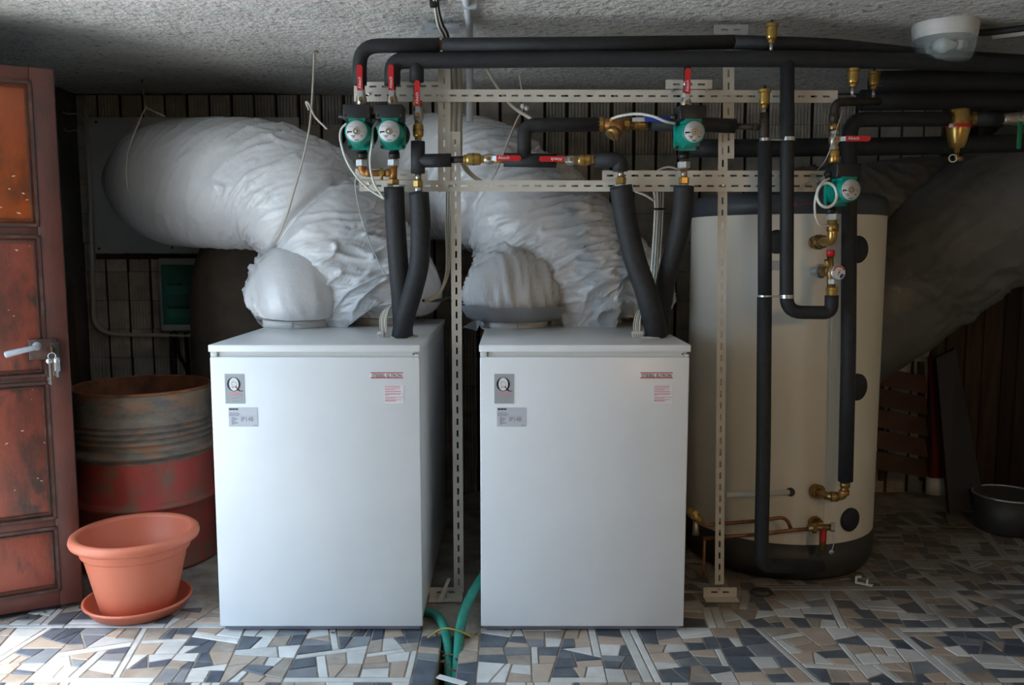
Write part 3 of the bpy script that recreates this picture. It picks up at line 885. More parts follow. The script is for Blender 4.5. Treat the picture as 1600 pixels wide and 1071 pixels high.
# ---------------------------------------------------------------- hot water tank
TC = Vector((P(1223, 500, 4.0).x, 4.0, 0)); TR = 0.432
tank = thing('water_tank', 'tall cream cylindrical water tank with slate grey cap and dark foot', 'tank', TC)
TT = Matrix.Translation(TC)
tz1 = P(1223, 334, 3.57).z; tz2 = P(1223, 300, 3.62).z; tzb = P(1223, 852, 3.57).z
obj('jacket', MB().lathe([(TR, tzb), (TR, tz1)], TT, 72, caps=False), M['tank'], tank)
obj('cap', MB().lathe([(TR-0.006, tz1 - 0.002), (TR+0.004, tz1), (TR+0.004, tz2-0.035), (TR-0.006, tz2-0.012), (TR-0.035, tz2), (0.0, tz2+0.004)], TT, 72), M['tank_g'], tank, 'slate grey cap')
obj('foot_ring', MB().lathe([(TR*0.93, 0.0), (TR*0.97, 0.02), (TR+0.003, 0.06), (TR+0.003, tzb), (TR-0.01, tzb+0.001)], TT, 72), M['tank_b'], tank, 'dark foot ring')
def onT(pxx, pyy, out=0.0):
    """point on the tank jacket under an image point, and the outward normal"""
    o_ = Vector((0, 0, CAMZ)); d = P(pxx, pyy, 1.0) - o_
    a = d.x**2 + d.y**2; bq = 2*(d.x*(o_.x-TC.x) + d.y*(o_.y-TC.y)); c = (o_.x-TC.x)**2 + (o_.y-TC.y)**2 - TR**2
    t = (-bq - math.sqrt(max(bq*bq - 4*a*c, 0))) / (2*a)
    p = o_ + d*t; n = Vector((p.x-TC.x, p.y-TC.y, 0)).normalized()
    return p + n*out, n
seam = MB()
p, n = onT(1305, 500)
sxn = n.cross(Vector((0, 0, 1)))
seam.poly([p - sxn*0.006 - n*0.002, p + sxn*0.006 - n*0.002, p + sxn*0.006 + n*0.006, p - sxn*0.006 + n*0.006], (0, 0, 0.01))
seam = MB()
for k in (0,):
    a0 = Vector((p.x, p.y, tzb + 0.002)); hgt = tz1 - tzb - 0.004
    seam.poly([a0 - sxn*0.016 - n*0.002, a0 - sxn*0.016 + n*0.0035, a0 + sxn*0.016 + n*0.0035, a0 + sxn*0.016 - n*0.002], (0, 0, hgt))
obj('closure_strip', seam, M['tank'], tank)
for (cx, cy, r_) in ((1338, 390, 0.058), (1338, 605, 0.058), (1327, 812, 0.052), (1214, 378, 0.05)):
    p, n = onT(cx, cy)
    obj('port_cover', MB().lathe([(r_, -0.004), (r_, 0.010), (r_-0.01, 0.018), (0.0, 0.020)], basis(p, n), 28), M['foam'], tank, 'round black port cover')
p, n = onT(1251, 320, 0.006)
mm = Matrix((Vector((0,0,1)).cross(n), Vector((0,0,1)), n)).transposed().to_4x4(); mm.translation = p
text('STIEBEL ELTRON', 0.012, mm, M['ink_r'], tank, align='CENTER')
p, n = onT(1214, 415, 0.003)
obj('paper_label', MB().box((-0.03, -0.02, -0.001), (0.03, 0.02, 0.001), Matrix.Translation(p) @ mm.to_3x3().to_4x4()), M['stick_g'], tank)

# ---------------------------------------------------------------- wrapped air ducts
def duct(name, label, pts, rad, mats, amp=0.010, seed=0, twist=2.0, around=5.0, along=3.0, nseg=150, m=110, pinch=(), ramp_=None, group=None, cat='duct'):
    c = smooth(pts, max(4, nseg // (len(pts)-1)))
    N = len(c)
    K = len(rad) - 1
    rr = []
    for i in range(N):
        t = i/(N-1)*K; k = min(int(t), K-1); f = t-k; f = f*f*(3-2*f)
        rr.append(rad[k]*(1-f) + rad[k+1]*f)
    fr = frames([Vector(q) for q in c])
    S = [0.0]
    for i in range(1, N): S.append(S[-1] + (c[i]-c[i-1]).length)
    vs = []
    for i in range(N):
        t, a, b_ = fr[i]
        s = S[i]
        u = i/(N-1)
        A = amp * (ramp_(u) if ramp_ else 1.0)
        pin = 1.0
        for (u0, w0, dp) in pinch: pin -= dp*math.exp(-((u-u0)/w0)**2)
        for k in range(m):
            q = 2*PI*k/m
            qq = q + twist*s
            w1 = noise.noise_vector(Vector((math.cos(qq)*1.7, math.sin(qq)*1.7, s*4.0 + seed*7.7)))
            w2 = noise.noise_vector(Vector((math.cos(q)*5.0, math.sin(q)*5.0, s*9.0 + seed*3.1)))
            ph = s*along*5.5 + twist*0.9*math.sin(q + 0.8*seed + 2.0*s) + seed*13.7
            n1 = noise.noise(Vector((math.cos(q)*around*0.42, math.sin(q)*around*0.42, ph)) + w1*0.35 + w2*0.10)
            ph2 = s*along*9.5 + twist*1.5*math.sin(q + 1.1*seed + 1.2*s) + seed*4.1
            n2 = noise.noise(Vector((math.cos(q)*around*0.75 + 4, math.sin(q)*around*0.75, ph2)) + w1*0.5 + w2*0.16)
            ph3 = s*along*16 - twist*2.2*math.sin(q + 0.5*seed) + seed*9.1
            n3 = noise.noise(Vector((math.cos(q)*around*1.3, math.sin(q)*around*1.3, ph3)) + w1*0.7 + w2*0.25)
            n0 = noise.noise(Vector((math.cos(q)*1.3, math.sin(q)*1.3, s*3.0 + seed)))
            msk = min(1.35, max(0.2, 0.8 + 1.5*noise.noise(Vector((math.cos(q)*1.1, math.sin(q)*1.1, s*2.2 + seed*3)))))
            r1 = max(0.0, 1 - abs(n1)*4.2); r2 = max(0.0, 1 - abs(n2)*4.5); r3 = max(0.0, 1 - abs(n3)*4.5)
            d = A*msk*(0.85*r1**2.2 - 0.55*abs(n1) + 0.55*r2**2.0 + 0.30*r3**1.5 - 0.45) + 0.010*n0
            vs.append(c[i] + (a*math.cos(q) + b_*math.sin(q))*(rr[i]*pin + d))
    fs = []
    for i in range(N-1):
        for k in range(m):
            k2 = (k+1) % m
            fs.append((i*m+k, i*m+k2, (i+1)*m+k2, (i+1)*m+k))
    mb = MB().add(vs, fs, True)
    fc = [list(range(m))[::-1], [(N-1)*m+k for k in range(m)]]
    for f in fc: mb.f.append(f); mb.sm.append(False); mb.mi.append(0)
    root = thing(name, label, cat, pts[-1], group)
    o = obj('sleeve', mb, mats, root)
    return root, c, rr, fr
def Q(a, b_, Y0, Y): p = P(a, b_, Y0); return Vector((p.x, Y, p.z))
def onlid(pxx, Y, dz=0.0): return Vector((P(pxx, 513, Y).x, Y, LZ + 0.036 + dz))
D1, c1, r1, f1 = duct('air_duct', 'fat grey film-wrapped air duct bending from the pot-side cabinet to the wall board', 
    [Q(236, 284, 4.6, 4.935), P(243, 285, 4.62), P(280, 287, 4.32), P(350, 288, 4.17), P(430, 296, 4.10), P(496, 342, 4.06), P(545, 405, 4.04), P(584, 452, 4.045), onlid(598, 4.05, 0.07), onlid(598, 4.05)],
    [0.16, 0.255, 0.31, 0.315, 0.305, 0.315, 0.325, 0.325, 0.30, 0.20], M['film'], amp=0.020, seed=1, twist=3.4, around=2.6, along=2.0, nseg=420, m=190,
    pinch=((0.56, 0.007, 0.10), (0.56, 0.028, 0.06), (0.15, 0.01, 0.02)), ramp_=lambda u: 0.25 + 0.9*max(0, min(1, (u-0.38)/0.2)))
D2, c2, r2, f2 = duct('air_duct', 'fat grey film-wrapped air duct bending from the tank-side cabinet towards the back',
    [Q(588, 270, 4.6, 4.955), Q(588, 270, 4.6, 4.76), P(645, 276, 4.54), P(730, 282, 4.40), P(800, 318, 4.22), P(860, 372, 4.13), P(915, 432, 4.07), P(946, 462, 4.06), onlid(960, 4.06, 0.07), onlid(960, 4.06)],
    [0.22, 0.26, 0.32, 0.325, 0.315, 0.32, 0.32, 0.315, 0.29, 0.20], M['film'], amp=0.021, seed=2, twist=3.2, around=2.9, along=2.0, nseg=420, m=190,
    pinch=((0.44, 0.007, 0.10), (0.44, 0.028, 0.05)), ramp_=lambda u: 0.4 + 0.8*max(0, min(1, (u-0.35)/0.2)))
D3, c3, r3, f3 = duct('short_duct', 'short bulging film-wrapped duct on the front spigot of the pot-side cabinet',
    [Q(478, 440, 4.55, 4.96), P(478, 440, 4.55), P(476, 448, 4.15), Vector((P(464, 513, 3.86).x, 3.885, LZ + 0.135)), Vector((P(464, 513, 3.86).x, 3.86, LZ + 0.034))],
    [0.16, 0.18, 0.22, 0.236, 0.19], M['film'], amp=0.021, seed=3, twist=2.6, around=2.6, along=2.6, nseg=90, m=110)
dx2 = C2.x - C1.x
D4, c4, r4, f4 = duct('short_duct', 'short bulging film-wrapped duct taped on the front spigot of the tank-side cabinet',
    [Q(850, 440, 4.62, 4.96), P(850, 440, 4.62), P(808, 440, 4.20), Vector((P(464, 513, 3.86).x + dx2, 3.885, LZ + 0.135)), Vector((P(464, 513, 3.86).x + dx2, 3.86, LZ + 0.034))],
    [0.16, 0.18, 0.215, 0.226, 0.172], M['film'], amp=0.018, seed=4, twist=3.4, around=2.4, along=2.2, nseg=90, m=110)
tp = MB()
TQ = Vector((P(464, 513, 3.86).x + dx2, 3.86, 0)); n_ = 72
prof = [(0.160, 0.028), (0.186, 0.030), (0.214, 0.046), (0.233, 0.072), (0.243, 0.100)]
vs = []
for j, (r_, z_) in enumerate(prof):
    for k in range(n_):
        q = 2*PI*k/n_
        rr_ = r_ + 0.006*noise.noise(Vector((math.cos(q)*6, math.sin(q)*6, j*0.8)))
        zz_ = z_ + (0.012*noise.noise(Vector((math.cos(q)*2, math.sin(q)*2, 5))) if j > 1 else 0)
        vs.append(TQ + Vector((rr_*math.cos(q), rr_*math.sin(q), LZ + zz_)))
tp.add(vs, [(j*n_+k, j*n_+(k+1)%n_, (j+1)*n_+(k+1)%n_, (j+1)*n_+k) for j in range(len(prof)-1) for k in range(n_)], True)
e0 = TQ + Vector((-0.15, -0.09, LZ + 0.075))
tp.add([e0, e0 + Vector((0.03, -0.02, 0.01)), e0 + Vector((-0.012, -0.05, -0.085)), e0 + Vector((-0.075, -0.02, -0.07)), e0 + Vector((-0.02, 0.01, -0.04))], [(0,1,2,4), (4,2,3), (4,2,1,0), (3,2,4)])
obj('tape_band', tp, M['tape'], D4, 'torn grey tape band round the base')
D5, c5, r5, f5 = duct('large_duct', 'huge shade-coloured film-wrapped duct slanting up to the ceiling beside the tank',
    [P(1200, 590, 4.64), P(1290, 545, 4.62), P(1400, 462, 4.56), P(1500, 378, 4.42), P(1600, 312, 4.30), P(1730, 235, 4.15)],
    [0.26, 0.30, 0.325, 0.345, 0.36, 0.36], M['film_shaded'], amp=0.022, seed=5, twist=3.5, around=4.0, along=1.0, nseg=150, m=110, ramp_=lambda u: 1.15 - 0.6*u)
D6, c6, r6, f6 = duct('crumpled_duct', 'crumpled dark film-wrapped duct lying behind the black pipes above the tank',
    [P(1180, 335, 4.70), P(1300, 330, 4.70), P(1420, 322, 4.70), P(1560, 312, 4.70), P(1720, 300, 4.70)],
    [0.22, 0.25, 0.255, 0.25, 0.22], M['film_shaded'], amp=0.014, seed=6, twist=2.2, around=3.5, along=2.4, nseg=120, m=100)
D7, c7, r7, f7 = duct('cloth_wrapped_pipe', 'upright brown cloth-wrapped pipe overlapping the green fuse box',
    [Vector((P(395, 500, 4.60).x, 4.62, 0.0)), Vector((P(385, 500, 4.60).x, 4.62, 0.5)), Vector((P(383, 500, 4.60).x, 4.62, 1.0)), P(384, 440, 4.62), P(400, 385, 4.66), P(440, 350, 4.80)],
    [0.26, 0.28, 0.285, 0.285, 0.25, 0.18], M['sack'], amp=0.008, seed=7, twist=0.4, around=2.5, along=2.0, nseg=100, m=80, cat='pipe')

# cords that carry the ducts
def around_duct(c, rr, fr, u, extra=0.004, tilt=0.0, n=48):
    i = int(u*(len(c)-1)); t, a, b_ = fr[i]
    return [c[i] + (a*math.cos(q) + b_*math.sin(q))*(rr[i]+extra) + t*(tilt*math.cos(q)) for q in [2*PI*k/n for k in range(n+1)]]
def cord(pts, r, label, name='hanging_cord', m='cord', cat='cord', n=8, group=None):
    o = obj(name, MB().tube(pts, r, n), M[m], None, None, tuple(pts[0]))
    return tag(o, label, cat, group)
cord(smooth(PP([(491, 80, 3.93), (489, 130, 3.87), (486, 178, 3.80), (481, 215, 3.76), (470, 262, 3.74), (459, 300, 3.715), (449, 335, 3.70), (438, 362, 3.705), (428, 378, 3.74)]), 6), 0.0045, 'long natural cord hanging from the ceiling hook round the bend of a duct')
cord(smooth(PP([(483, 172, 3.75), (478, 160, 3.74), (483, 163, 3.735), (492, 182, 3.73), (511, 202, 3.73)]), 6), 0.0045, 'loose tail of knotted cord sticking out beside a hanging cord')
cord(smooth(PP([(222, 128, 4.60), (225, 150, 4.42), (228, 168, 4.25)]), 5), 0.0035, 'short cord dropping from the ceiling near the door')
cord(smooth(PP([(228, 168, 4.25), (222, 180, 4.22), (210, 208, 4.08), (200, 238, 4.04), (197, 275, 4.03), (204, 312, 4.05), (219, 346, 4.10)]), 6), 0.0035, 'branch of cord looping under the wall end of a duct')
cord(smooth(PP([(228, 168, 4.25), (240, 174, 4.22), (258, 182, 4.20)]), 5), 0.0035, 'branch of cord running over the wall end of a duct')
cord(smooth(PP([(811, 115, 3.95), (815, 140, 3.95), (818, 165, 3.95)]), 5), 0.003, 'thin cord dropping behind the upper rail to a knot')
kb = MB().ball(P(817, 166, 3.95), 0.012, 10).ball(P(823, 169, 3.95), 0.011, 10)
o = obj('cord_knot', kb, M['cable_w']); tag(o, 'pale plastic knot of cord under the upper rail', 'knot')
cord(smooth(PP([(818, 168, 3.95), (806, 192, 3.93), (792, 225, 3.92), (778, 262, 3.90), (766, 285, 3.90)]), 6), 0.0045, 'taut cord pressed across the bend of the duct behind the red levers')
hk = MB().tube(smooth(PP([(491, 92, 3.93), (490, 82, 3.93), (494, 80, 3.93), (497, 82, 3.93)]), 5), 0.004, 8).box(P(493, 81, 3.93) + Vector((0, -0.004, 0)), Vector((P(493, 81, 3.93).x + 0.006, 3.934, ZC)))
o = obj('ceiling_hook', hk, M['rust']); tag(o, 'rusty ceiling hook holding the long natural cord', 'hook')
hk = MB().box(P(222, 129, 4.60) - Vector((0.003, 0.003, 0)), Vector((P(222, 129, 4.60).x + 0.003, 4.603, ZC)))
o = obj('ceiling_nail', hk, M['rust']); tag(o, 'rusty nail in the ceiling over the wall end of a duct', 'nail')

# ---------------------------------------------------------------- things on the back wall
bx0, bx1 = P(145, 290, 4.96).x, P(470, 290, 4.96).x
bz0, bz1 = P(200, 396, 4.96).z, P(200, 184, 4.96).z
board = thing('wall_board', 'grey fibre-cement board screwed to the blocks behind the duct end', 'board', (bx0, 4.96, bz0))
obj('panel', MB().rbox((bx0, 4.945, bz0), (bx1, 4.962, bz1), 0.002, n=1), M['board'], board)
for cx, cy in ((150, 191), (155, 389), (269, 387), (360, 189)):
    p = P(cx, cy, 4.945)
    obj('screw', MB().lathe([(0.0075, 0), (0.006, 0.004), (0, 0.005)], basis(p, (0, -1, 0)), 10), M['iron'], board)
mb = MB().box((bx0 + 0.0, 4.955, bz0 - 0.035), (bx1, 4.985, bz0 - 0.004))
o = obj('batten', mb, M['plank']); tag(o, 'dark batten under the grey wall board', 'batten')
fx0, fx1 = P(250, 460, 4.9).x, P(318, 460, 4.9).x; fz0, fz1 = P(270, 517, 4.9).z, P(270, 404, 4.9).z
fb = thing('fuse_box', 'grey fuse box with a green tinted cover on the ribbed blocks', 'fuse box', (fx0, 4.9, fz0))
obj('housing', MB().rbox((fx0, 4.93, fz0), (fx1, 4.985, fz1), 0.008), M['box'], fb)
fr = MB()
e = 0.010
for a in (((fx0, 4.90, fz0), (fx1, 4.93, fz0 + 0.035)), ((fx0, 4.90, fz1 - 0.035), (fx1, 4.93, fz1)), ((fx0, 4.90, fz0 + 0.035), (fx0 + e, 4.93, fz1 - 0.035)), ((fx1 - e, 4.90, fz0 + 0.035), (fx1, 4.93, fz1 - 0.035))):
    fr.rbox(*a, 0.003, n=1)
obj('frame', fr, M['box'], fb)
for k in range(2):
    zr_ = fz0 + 0.075 + k*0.135
    obj('breaker_row', MB().box((fx0 + 0.03, 4.915, zr_), (fx1 - 0.02, 4.93, zr_ + 0.05)), M['breaker'], fb)
    for q in range(8 if k == 0 else 5):
        obj('breaker_switch', MB().box((fx0 + 0.04 + q*0.018, 4.905, zr_ + 0.052), (fx0 + 0.053 + q*0.018, 4.918, zr_ + 0.064)), M['ink'], fb)
gp = obj('cover', MB().rbox((fx0 + e + 0.003, 4.890, fz0 + 0.037), (fx1 - e - 0.003, 4.899, fz1 - 0.037), 0.003), M['green_pane'], fb, 'green tinted clear cover')
for k, (pts, lab) in enumerate([
    (((268, 520), (268, 560), (272, 600), (282, 640)), 'first dark cable dropping from the fuse box'),
    (((276, 520), (280, 555), (292, 580), (300, 640)), 'second dark cable dropping from the fuse box'),
    (((290, 520), (292, 550), (296, 590), (304, 640)), 'third dark cable dropping from the fuse box')]):
    o = obj('supply_cable', MB().tube(smooth(PP(pts, 4.93)), 0.011, 8), M['cable_k']); tag(o, lab, 'cable', 'cables under the fuse box')

# ---------------------------------------------------------------- dark corner on the right
sh = thing('slatted_shutter', 'reddish wooden slatted shutter leaning in the dark behind the tank', 'shutter', P(1405, 745, 4.7))
for k in range(5):
    y_ = 572 + 33*k
    q = [P(1362, y_, 4.72 - 0.02*k), P(1446, y_ + 16, 4.70 - 0.02*k), P(1450, y_ + 44, 4.66 - 0.02*k), P(1360, y_ + 28, 4.68 - 0.02*k)]
    obj('slat', MB().poly(q, (0, 0.018, 0)), M['slat'], sh)
for k, xx in enumerate((1372, 1436)):
    q = [P(xx, 566, 4.76), P(xx + 9, 566, 4.76), P(xx + 11, 752, 4.66), P(xx + 2, 752, 4.66)]
    obj('batten', MB().poly(q, (0, 0.02, 0)), M['plank'], sh)
rp = thing('red_roller', 'dull red upright roller with a pale foot leaning behind the tank', 'roller', P(1465, 772, 4.55))
obj('shaft', MB().tube([P(1456, 560, 4.7), P(1462, 620, 4.66), P(1466, 690, 4.6), P(1463, 748, 4.56)], [0.022, 0.030, 0.034, 0.040], 16), M['pole_r'], rp)
obj('foot', MB().tube([P(1463, 746, 4.56), P(1464, 772, 4.55)], [0.052, 0.058], 18), M['pvc'], rp, 'pale foot')
bd = MB().poly([P(1463, 560, 4.6), P(1493, 545, 4.6), P(1540, 795, 4.35), P(1484, 803, 4.35)], (0, 0.03, 0))
o = obj('leaning_board', bd, M['darkpaint']); tag(o, 'black board leaning against the upright planks', 'board')
BC = at_floor(1572, 828)
bs = thing('metal_basin', 'dark metal basin with a shiny rim on the floor of the dark corner', 'basin', BC)
br = 0.17; bh_ = P(1572, 772, BC.y).z
obj('wall', MB().lathe([(0, 0.003), (br*0.8, 0.003), (br*0.86, 0.012), (br*0.97, bh_), (br*0.955, bh_), (br*0.84, 0.02), (0, 0.014)], Matrix.Translation(BC), 40), M['tank_b'], bs)
obj('rim', MB().tube([BC + Vector((br*0.97*math.cos(q), br*0.97*math.sin(q), bh_)) for q in [2*PI*i/40 for i in range(41)]], 0.006, 8, False), M['steel'], bs, 'shiny steel rim')

# ---------------------------------------------------------------- slotted steel support frame
FRY = 3.40
frm = thing('support_frame', 'cream slotted steel frame of two posts and rails that carries the pipes', 'frame', (P(713, 935, FRY).x, FRY, 0))
def slotted(mb, p0, p1, w, Y, pitch=0.0485, slot=0.027, sh=0.0075, t=0.0025, flange=0.028, fl=1, off=0.0):
    """a slotted angle: flat face with real slots in the plane y = Y and a flange turned backwards"""
    p0 = Vector((p0[0], Y, p0[1])); p1 = Vector((p1[0], Y, p1[1]))
    ux_ = (p1 - p0); L_ = ux_.length; ux_.normalize()
    m = Matrix((ux_, Vector((0, 1, 0)), ux_.cross(Vector((0, 1, 0))))).transposed().to_4x4(); m.translation = p0
    h = w/2
    mb.box((0, 0, -h), (L_, t, -sh/2), m).box((0, 0, sh/2), (L_, t, h), m)
    n = int(L_ / pitch); a = (L_ - n*pitch)/2 + off
    edges = [0.0]
    for i in range(n):
        c = a + pitch*(i + 0.5); edges += [c - slot/2, c + slot/2]
    edges.append(L_)
    for i in range(0, len(edges), 2):
        if edges[i+1] > edges[i]: mb.box((edges[i], 0, -sh/2), (edges[i+1], t, sh/2), m)
    if flange: mb.box((0, t, fl*h - (t if fl > 0 else 0)), (L_, flange, fl*h + (0 if fl > 0 else t)), m)
    return mb
def xz(a, b, Y=FRY): p = P(a, b, Y); return (p.x, p.z)
W1 = px(18, FRY); W2 = px(15, FRY)
def rail(n, x0, y0, x1, y1, w, Y=FRY, fl=1, **k):
    return obj(n, slotted(MB(), xz(x0, y0, Y), xz(x1, y1, Y), w, Y, fl=fl, **k), M['strut'], frm)
rail('rail', 553, 149, 1309, 151, px(18.5, FRY))
rail('rail', 561, 290.5, 1293, 291, px(17, FRY))
rail('rail', 553, 135.5, 690, 134.5, px(14, FRY), FRY + 0.004, fl=-1)
rail('rail', 1040, 132, 1113, 132, px(14, FRY), FRY + 0.004, fl=-1)
rail('rail', 555, 272, 668, 274, px(16, FRY), FRY + 0.004, fl=-1)
rail('rail', 941, 274.5, 1293, 275, px(15.5, FRY), FRY + 0.004, fl=-1)
PY = FRY + 0.008
rail('post', 694, 300, 694, 108, px(19, PY), PY, fl=1, sh=0.006)
rail('post', 717, 926, 711, 206, px(16, PY), PY + 0.006, fl=1)
rail('post', 1138.5, 248, 1138.5, 100, px(17, PY), PY, fl=-1)
rail('post', 1124, 914, 1130, 205, px(14.5, PY), PY + 0.006, fl=-1)
for (cx, cy) in ((697, 932), (1125, 922)):
    p = P(cx, cy, PY)
    fx = px(27, PY)
    cxx = (p.x if cx > 800 else p.x)
    fm = slotted(MB(), (cxx - fx, 0.026), (cxx + fx, 0.026), 0.040, PY - 0.004, flange=0)
    fm.box((cxx - fx, PY - 0.050, 0.002), (cxx + fx, PY - 0.004, 0.0055))
    fm.box((cxx - fx, PY - 0.0045, 0.002), (cxx + fx, PY - 0.0015, 0.010))
    obj('foot', fm, M['strut'], frm)
for (cx, cy) in ((690.5, 45), (1142, 46.5)):
    a = xz(cx - 27, cy); c = xz(cx + 27, cy)
    fm = slotted(MB(), a, c, px(14, FRY), FRY, flange=0, pitch=0.047)
    fm.box((a[0], FRY, a[1] + px(7, FRY) - 0.001), (c[0], FRY + 0.045, a[1] + px(7, FRY) + 0.002))
    for q in (0.25, 0.75):
        fm.lathe([(0.008, -0.001), (0.008, 0.006), (0.004, 0.007), (0.004, 0.05)], Matrix.Translation((a[0]*(1-q) + c[0]*q, FRY + 0.018, a[1] + px(7, FRY) + 0.002)), 8)
    obj('ceiling_bracket', fm, M['galv'], frm, 'pale galvanised ceiling bracket')
for cx, cy in ((690, 150), (711, 290), (1139, 150), (1129, 290), (577, 147), (1050, 142), (1104, 142), (577, 287), (1277, 285), (698, 932), (1124, 921)):
    p = P(cx, cy, FRY - 0.0005)
    obj('bolt', MB().lathe([(0.0062, 0), (0.0062, 0.004), (0.003, 0.005), (0.003, 0.012)], basis(p, (0, -1, 0)), 8, False), M['steel'], frm)

# ---------------------------------------------------------------- insulated pipe runs
AX = 3.325           # plane of the pipe axes in front of the frame
def foamtube(mb, pts, r, n=18): return mb.tube(pts, r, n)
def pipe(name, label, runs, r, cat='pipe', m='foam', loc=None, group=None, bend=0.06, n=18):
    t = thing(name, label, cat, loc if loc is not None else runs[0][0], group)
    for k, pts in enumerate(runs):
        obj('insulation' if m == 'foam' else 'tube', MB().tube(fillet(pts, bend), r[k] if isinstance(r, (list, tuple)) else r, n), M[m], t)
    return t
def band(t, p, d, r, ln=0.010, m='steel', name='clamp'):
    mb = MB().lathe([(r-0.003, -ln/2), (r, -ln/2), (r, ln/2), (r-0.003, ln/2)], basis(p, d), 20, False)
    return obj(name, mb, M[m], t)
rA = px(10.7, AX)
ta = pipe('insulated_pipe', 'upper black insulated pipe running under the ceiling from the leftmost pump', [
    PP([(562, 133, AX), (562, 72, AX), (687.0, 70.5, AX)]), PP([(691.5, 70.5, AX), (900, 69, AX), (1142, 66, AX + 0.02)]), PP([(1145, 66, AX + 0.02), (1300, 71, AX + 0.10), (1460, 88, AX + 0.22), (1640, 98, AX + 0.3)])], rA, bend=0.075)
obj('bare_joint', MB().tube(PP([(684, 70.5, AX), (694, 70.5, AX)]), rA*0.72, 14), M['copper'], ta, 'bare copper joint')
obj('bare_joint', MB().tube(PP([(1139, 66, AX + 0.02), (1149, 66, AX + 0.02)]), rA*0.72, 14), M['iron'], ta)
rB = px(12.2, AX)
tb = pipe('insulated_pipe', 'lower black insulated pipe above the upper rail with a long branch down to the tank', [
    PP([(613, 133, AX), (613, 95, AX), (900, 92, AX), (1232, 92, AX), (1420, 96, AX + 0.1), (1640, 103, AX + 0.25)]),
    PP([(651, 95, AX), (651, 128, AX)]),
    PP([(1230, 94, AX), (1229.5, 300, AX), (1229, 488, AX), (1299, 489, AX), (1299.5, 462, AX)])], [rB, px(11, AX), px(10.6, AX)], bend=0.06)
band(tb, P(1231, 217.5, AX), (0, 0, 1), px(11.4, AX), 0.014)
band(tb, P(1229, 463.5, AX), (0, 0, 1), px(11.4, AX), 0.014)
rC = px(10.6, AX)
tc_ = pipe('insulated_pipe', 'tall black insulated pipe standing left of the branch and turning into the tank foot', [
    PP([(1195, 221, AX), (1195, 462, AX)]), PP([(1194.5, 464, AX), (1193, 700, AX), (1189, 884, AX), (1282, 886, AX + 0.17)])], [rC, px(11.3, AX)], bend=0.05)
band(tc_, P(1195, 219, AX), (0, 0, 1), px(8, AX), 0.014)
band(tc_, P(1194.8, 463, AX), (0, 0, 1), px(11, AX), 0.008)
for yy, lab in ((218.5, 'rod'), (463.5, 'rod')):
    obj('clamp_rod', MB().tube([P(1199, yy, AX - 0.005), P(1226, yy, AX - 0.015)], 0.0035, 8), M['steel'], tc_)
rD = px(11.6, 3.44)
td = pipe('insulated_pipe', 'black insulated pipe dropping down the right side of the tank to a brass elbow', [
    PP([(1480, 186, 3.55), (1330, 187, 3.47), (1327, 230, 3.44), (1327, 330, 3.44), (1325.5, 560, 3.44), (1321, 752, 3.44)])], rD, bend=0.07)
pipe('insulated_pipe', 'dark insulated pipe high in the right corner above the dirt separator', [PP([(1362, 128, 3.75), (1450, 126, 3.75), (1640, 124, 3.75)])], 0.045)
pipe('insulated_pipe', 'second dark insulated pipe in the right corner just over the dirt separator', [PP([(1345, 157, 3.80), (1450, 156, 3.80), (1640, 155, 3.80)])], 0.045)
pipe('insulated_pipe', 'dark insulated pipe behind the right red lever below the dirt separator', [PP([(1075, 232, 3.86), (1150, 232, 3.86), (1450, 228, 3.88), (1640, 222, 3.88)])], 0.04)
rE = px(10.5, AX)
te = pipe('insulated_tee', 'black insulated tee above the second hose of the pot-side cabinet', [PP([(653, 221, AX), (653, 271, AX)]), PP([(653, 251.5, AX), (705, 250.5, AX)])], [px(10.8, AX), px(10.4, AX)], cat='pipe fitting')
tf = pipe('insulated_tee', 'black insulated tee between the two horizontal red levers with a neck bending up', [PP([(787, 250, AX), (869, 251.5, AX)]), PP([(819, 251, AX - 0.0), (819, 196, AX + 0.02), (936, 194.5, AX + 0.02)])], [px(10.6, AX), px(10.8, AX)], cat='pipe fitting', bend=0.045)
tg = pipe('insulated_elbow', 'black insulated elbow over the first hose of the tank-side cabinet', [PP([(929, 250, AX), (969, 250, AX), (969, 268, AX)])], px(11.5, AX), cat='pipe fitting', bend=0.03)
th = pipe('insulated_pipe', 'short black insulated pipe passing behind the tank-side pump', [PP([(1013, 193, AX + 0.035), (1100, 195, AX + 0.035), (1148.5, 197, AX + 0.035)])], px(11, AX))
# thick flexible hoses down to the cabinets
def hose(label, pts, r, collar=True):
    t = thing('insulated_hose', label, 'hose', PP([pts[-1]])[0])
    c = smooth(PP(pts), 8)
    if collar:
        c[-1].z = LZ + 0.004
    obj('sleeve', MB().tube(c, r, 20), M['foam'], t)
    return t, c
hose('straight black insulated hose on the pot-side cabinet, left of its pair', [(615.5, 292, AX), (618, 350, AX + 0.01), (623, 420, AX + 0.03), (628, 480, AX + 0.05), (630, 520, AX + 0.07)], px(15.8, AX))
hl, cl = hose('curved black insulated hose on the pot-side cabinet, right of its pair', [(654.5, 301, AX), (657, 350, AX), (655, 410, AX), (645, 455, AX), (633, 495, AX), (627, 527, AX + 0.015)], px(15.6, AX))
for k in (0.72, 0.77):
    pass
hose('long curved black insulated hose standing on the tank-side cabinet', [(970, 291, AX), (978, 345, AX), (992, 405, AX), (1009, 455, AX), (1020, 495, AX + 0.01), (1026, 524, AX + 0.03)], px(17.5, AX))
hose('black insulated hose under the tank-side pump, joining behind the long curved one', [(1068.5, 291, AX), (1066, 335, AX), (1055, 385, AX + 0.03), (1041, 437, AX + 0.07), (1034, 490, AX + 0.11), (1033, 520, AX + 0.13)], [px(15.5, AX)]*30 + [px(14, AX)]*11)

